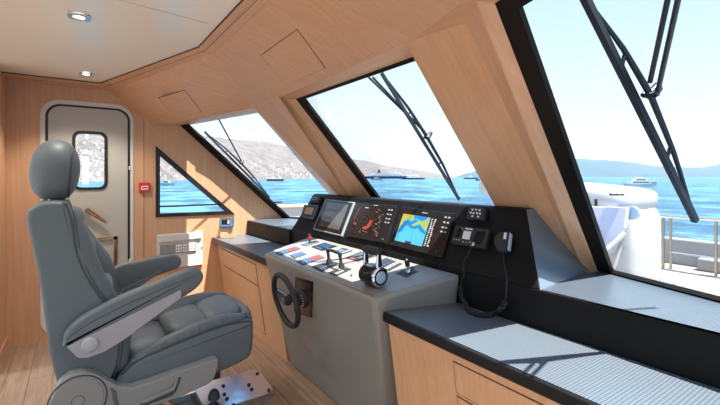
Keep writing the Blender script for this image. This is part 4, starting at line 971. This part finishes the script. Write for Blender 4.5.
while nh < 295:
    i = int(rn.choice([rn.uniform(30, 90), rn.uniform(55, 150)])); i = min(i, len(hcols)-1); j = min(int(abs(rn.gauss(0, 1.9))), 9)
    f_ = rn.random(); p = hcols[i][j].lerp(hcols[i][j+1], f_)
    if p.z < SZ+1: p.z = SZ+1
    s = rn.uniform(.30, .55)*p.length/1000
    if any((p-q_).length < 10*(s+r_) for q_, r_ in hdone): tries += 1; nh += (tries > 6000); continue
    hdone.append((p.copy(), s)); o = bpy.data.objects.new('house', hm[rn.randrange(4)]); C.objects.link(o); o.location = p; o.rotation_euler = (0, 0, rn.uniform(0, 3.1))
    o.scale = (s, s, s)
    tag(o, 'small pale house of the town on the distant hillside', 'house', 'houses of the town on the hillside'); nh += 1
# white tower seen through the door window
p = AZ(85.5, 184.0, SZ); tw = thing('tower', 'tall white tower on the shore seen through the door window', 'tower', p)
sc = (DIR.dot(p))/FOC
bm = B(); box(bm, (p.x-2.7*sc, p.y-2.7*sc, SZ), (p.x+2.7*sc, p.y+2.7*sc, SZ+30*sc)); obj('shaft', bm, M['stone'], tw, 0)
bm = B(); box(bm, (p.x-3.2*sc, p.y-3.2*sc, SZ+29.5*sc), (p.x+3.2*sc, p.y+3.2*sc, SZ+31*sc)); box(bm, (p.x-1.5*sc, p.y-1.5*sc, SZ+31*sc), (p.x+1.5*sc, p.y+1.5*sc, SZ+34.5*sc)); obj('belfry', bm, M['stone'], tw, 0)

def ship(u, v, length_px, label, name, cat, parts, head=0.0, stretch=1.0):
    """a vessel lying on the sea; parts in units of one image pixel at its distance: (name, material, [(x0,x1,y0,y1,z0,z1,rake)])"""
    p = AZ(u, v, SZ); k = DIR.dot(p)/FOC; t = thing(name, label, cat, p)
    along = (RGT*math.cos(R(head))+DIR*math.sin(R(head))); across = V((-along.y, along.x, 0))
    for nm, m, boxes in parts:
        bm = B()
        for b in boxes:
            if nm == 'hull':
                x0, x1, w_, z1, bowx = b
                secs = []
                for f_ in (0, .08, .5, .8, .93, 1.0):
                    x = x0+(x1-x0)*f_; ww = w_*(1 if f_ < .6 else max(.04, 1-((f_-.6)/.4)**1.8)); r_ = bowx*max(0, f_-.6)/.4
                    secs.append([p+along*(x*k)+across*(-ww*.75*k)+V((0, 0, -.3*k)), p+along*((x+r_)*k)+across*(-ww*k)+V((0, 0, z1*k)), p+along*((x+r_)*k)+across*(ww*k)+V((0, 0, z1*k)), p+along*(x*k)+across*(ww*.75*k)+V((0, 0, -.3*k))])
                loft(bm, secs)
            elif nm in ('mast', 'stay', 'radar_mast'):
                x, z0, z1, r_ = b; cyl(bm, p+along*x*k+V((0, 0, z0*k)), p+along*x*k+V((0, 0, z1*k)), r_*k, 6)
            else:
                x0, x1, w_, z0, z1, rk = b
                c4 = [(x0, -w_), (x1, -w_), (x1, w_), (x0, w_)]
                lo_ = [p+along*(x*k)+across*(y*k)+V((0, 0, z0*k)) for x, y in c4]
                hi_ = [p+along*((x+(rk if x == x0 else -rk))*k)+across*(y*.92*k)+V((0, 0, z1*k)) for x, y in c4]
                loft(bm, [lo_, hi_])
        obj(nm, bm, M[m], t, 30)
    return t
ship(641, 187, 34, 'white motor yacht at anchor beyond the foredeck', 'motor_yacht', 'yacht', [('hull', 'gel', [(-17, 15, 3.2, 3.6, 3)]), ('superstructure', 'gel', [(-13, 8, 2.6, 3.5, 6.4, 1.2), (-9, 4, 2.2, 6.4, 8.8, 1.2), (-6, 1, 2, 8.8, 9.4, .4)]), ('windows', 'shipglass', [(-11.5, 7.2, 2.65, 4.4, 5.6, .6), (-7.5, 3.2, 2.3, 7.0, 8.0, .5), (12, 17, .6, 3.7, 4.6, 0)]), ('radar_mast', 'gel', [(-3, 9, 13, .35), (-6, 9, 11, .25)])], 8)
ship(386, 178.6, 48, 'large white cruise ship with dark blue hull seen through centre window', 'cruise_ship', 'ship', [('hull', 'navy', [(-22, 19, 2.5, 2.4, 3)]), ('superstructure', 'gel', [(-17, 17, 2.2, 2.4, 4.2, .4), (-14, 15, 2, 4.2, 5.4, .6), (8, 15, 1.8, 5.4, 6.6, .6)]), ('windows', 'shipglass', [(-15, 16, 2.25, 2.9, 3.3, .1), (-12, 14, 2.1, 4.5, 4.8, .1)]), ('funnel', 'navy', [(-8.5, -5.5, 1, 5.4, 9, .6)]), ('radar_mast', 'gel', [(10, 6, 9, .2)])], 3)
ship(413, 179.4, 25, 'two-masted sailing yacht with dark hull beside the cruise ship', 'sailing_yacht', 'yacht', [('hull', 'navy', [(-12, 10.5, 1.6, 1.6, 2)]), ('superstructure', 'gel', [(-6, 4, 1, 1.6, 2.6, .5)]), ('mast', 'white', [(-2.6, 1.5, 21, .16), (5.4, 1.5, 26, .18)]), ('boom', 'white', [(-8, -2.6, .15, 4, 4.4, 0), (-2, 5.4, .15, 4, 4.4, 0)])])
ship(377, 180.0, 12, 'little white motorboat in front of the cruise ship', 'motorboat', 'boat', [('hull', 'gel', [(-6, 4.8, 1.5, 1.4, 1.2)]), ('superstructure', 'gel', [(-3, 2, 1.1, 1.4, 3.0, .8)]), ('windows', 'shipglass', [(-2.2, 1.8, 1.15, 1.9, 2.5, .4)])])
ship(471, 179.0, 14, 'sailing boat with bare mast at right edge of centre window', 'sailing_boat', 'boat', [('hull', 'navy', [(-7, 7, 1.5, 1.4, 1.2)]), ('superstructure', 'gel', [(-3, 2, 1, 1.4, 2.2, .4)]), ('mast', 'white', [(0, 1.4, 19, .18)])])
ship(480, 180.6, 9, 'small dark motorboat next to the bare-masted sailing boat', 'motorboat', 'boat', [('hull', 'navy', [(-4.5, 4, 1.2, 1.3, .8)]), ('superstructure', 'gel', [(-2, 1.5, .8, 1.3, 2.6, .5)])])
ship(275.5, 181.0, 18, 'dark red wooden ship with two masts seen through port window', 'sailing_ship', 'ship', [('hull', 'rust', [(-8.5, 7.5, 1.8, 2.0, 1.6)]), ('superstructure', 'gel', [(-6, 5, 1.4, 2.0, 3.0, .3), (-7.5, -3, 1.3, 2.8, 4.0, .3)]), ('mast', 'white', [(-2.5, 2, 14, .2), (3, 2, 13, .2)])])
ship(257, 182.0, 11, 'white motorboat near the dark red ship in port window', 'motorboat', 'boat', [('hull', 'gel', [(-5.5, 4.5, 1.4, 1.3, 1)]), ('superstructure', 'gel', [(-2.5, 1.5, 1, 1.3, 2.6, .6)])], 20)
ship(167.5, 185.2, 17, 'white motorboat seen through the three-cornered port window', 'motorboat', 'boat', [('hull', 'gel', [(-8, 6.5, 2, 2.2, 1.6)]), ('superstructure', 'gel', [(-5, 2.5, 1.5, 2.2, 4.8, 1.2)]), ('windows', 'shipglass', [(-4, 2, 1.55, 3.0, 4.0, .6)])], -12)
ship(667.5, 178.6, 4, 'tiny white boat far off right of the anchored motor yacht', 'motorboat', 'boat', [('hull', 'gel', [(-2, 2, .6, .6, .4)]), ('superstructure', 'gel', [(-1, .8, .4, .6, 1.1, .2)])])

# sea haze: a thin bank of scattering air over the far water
hz = bpy.data.materials.new('sea haze'); hz.use_nodes = True; n = hz.node_tree.nodes; n.clear()
o_ = n.new('ShaderNodeOutputMaterial'); vs_ = n.new('ShaderNodeVolumeScatter'); vs_.inputs['Color'].default_value = (.88, .96, 1, 1); vs_.inputs['Density'].default_value = .00003; vs_.inputs['Anisotropy'].default_value = .2
hz.node_tree.links.new(vs_.outputs[0], o_.inputs['Volume'])
bm = B(); pts = []
for u in (-500, 0, 300, 450, 600, 800, 1400):
    q_ = (DIR+RGT*((u-CX)/FOC)); pts.append((q_*1450, q_*13000))
loop = [V((a.x, a.y, SZ+1)) for a, b in pts]+[V((b.x, b.y, SZ+1)) for a, b in pts[::-1]]
prism(bm, loop, (0, 0, 900)); h_ = obj('sea_haze', bm, hz, smooth=0); h_['kind'] = 'stuff'; h_['label'] = 'pale haze over the far sea'; h_['category'] = 'haze'

# ------------------------------------------------------------------ light
w = bpy.data.worlds.new('sky'); bpy.context.scene.world = w; w.use_nodes = True; n = w.node_tree.nodes; l = w.node_tree.links; n.clear()
out = n.new('ShaderNodeOutputWorld'); bg = n.new('ShaderNodeBackground'); tc = n.new('ShaderNodeTexCoord'); sx = n.new('ShaderNodeSeparateXYZ'); rp = n.new('ShaderNodeValToRGB')
l.new(tc.outputs['Generated'], sx.inputs[0]); l.new(sx.outputs['Z'], rp.inputs[0]); l.new(rp.outputs[0], bg.inputs[0]); l.new(bg.outputs[0], out.inputs[0])
e = rp.color_ramp.elements; e[0].position = 0; e[0].color = (.93, .99, 1.0, 1); e[1].position = 1; e[1].color = (.60, 1.15, 2.1, 1)
x = e.new(.12); x.color = (.86, .98, 1.0, 1); x = e.new(.36); x.color = (.66, .90, 1.0, 1); x = e.new(.55); x.color = (.58, 1.05, 1.7, 1)
bg.inputs[1].default_value = 1.05
s = bpy.data.lights.new('sun', 'SUN'); s.energy = 16.0; s.angle = R(.6); s.color = (1, .95, .88)
so = bpy.data.objects.new('sun', s); C.objects.link(so); so.rotation_euler = V((-.32, -.15, -1)).to_track_quat('-Z', 'Y').to_euler(); so.location = (5, 6, 12)

# ------------------------------------------------------------------ camera
cam = bpy.data.cameras.new('camera'); co_ = bpy.data.objects.new('camera', cam); C.objects.link(co_)
cam.sensor_width = 36; cam.lens = FOC/720*36; cam.clip_start = .03; cam.clip_end = 40000
cam.shift_y = -(202.5-HV)/720
co_.location = EYE; co_.rotation_euler = (PI/2, 0, YAW)
S = bpy.context.scene; S.camera = co_
S.view_settings.view_transform = 'Standard'; S.view_settings.look = 'None'; S.view_settings.gamma = 1; S.view_settings.use_curve_mapping = False
S.view_settings.exposure = 0.0
S.cycles.max_bounces = 8; S.cycles.diffuse_bounces = 5; S.cycles.transparent_max_bounces = 16; S.cycles.volume_bounces = 1
S.cycles.sample_clamp_indirect = 6
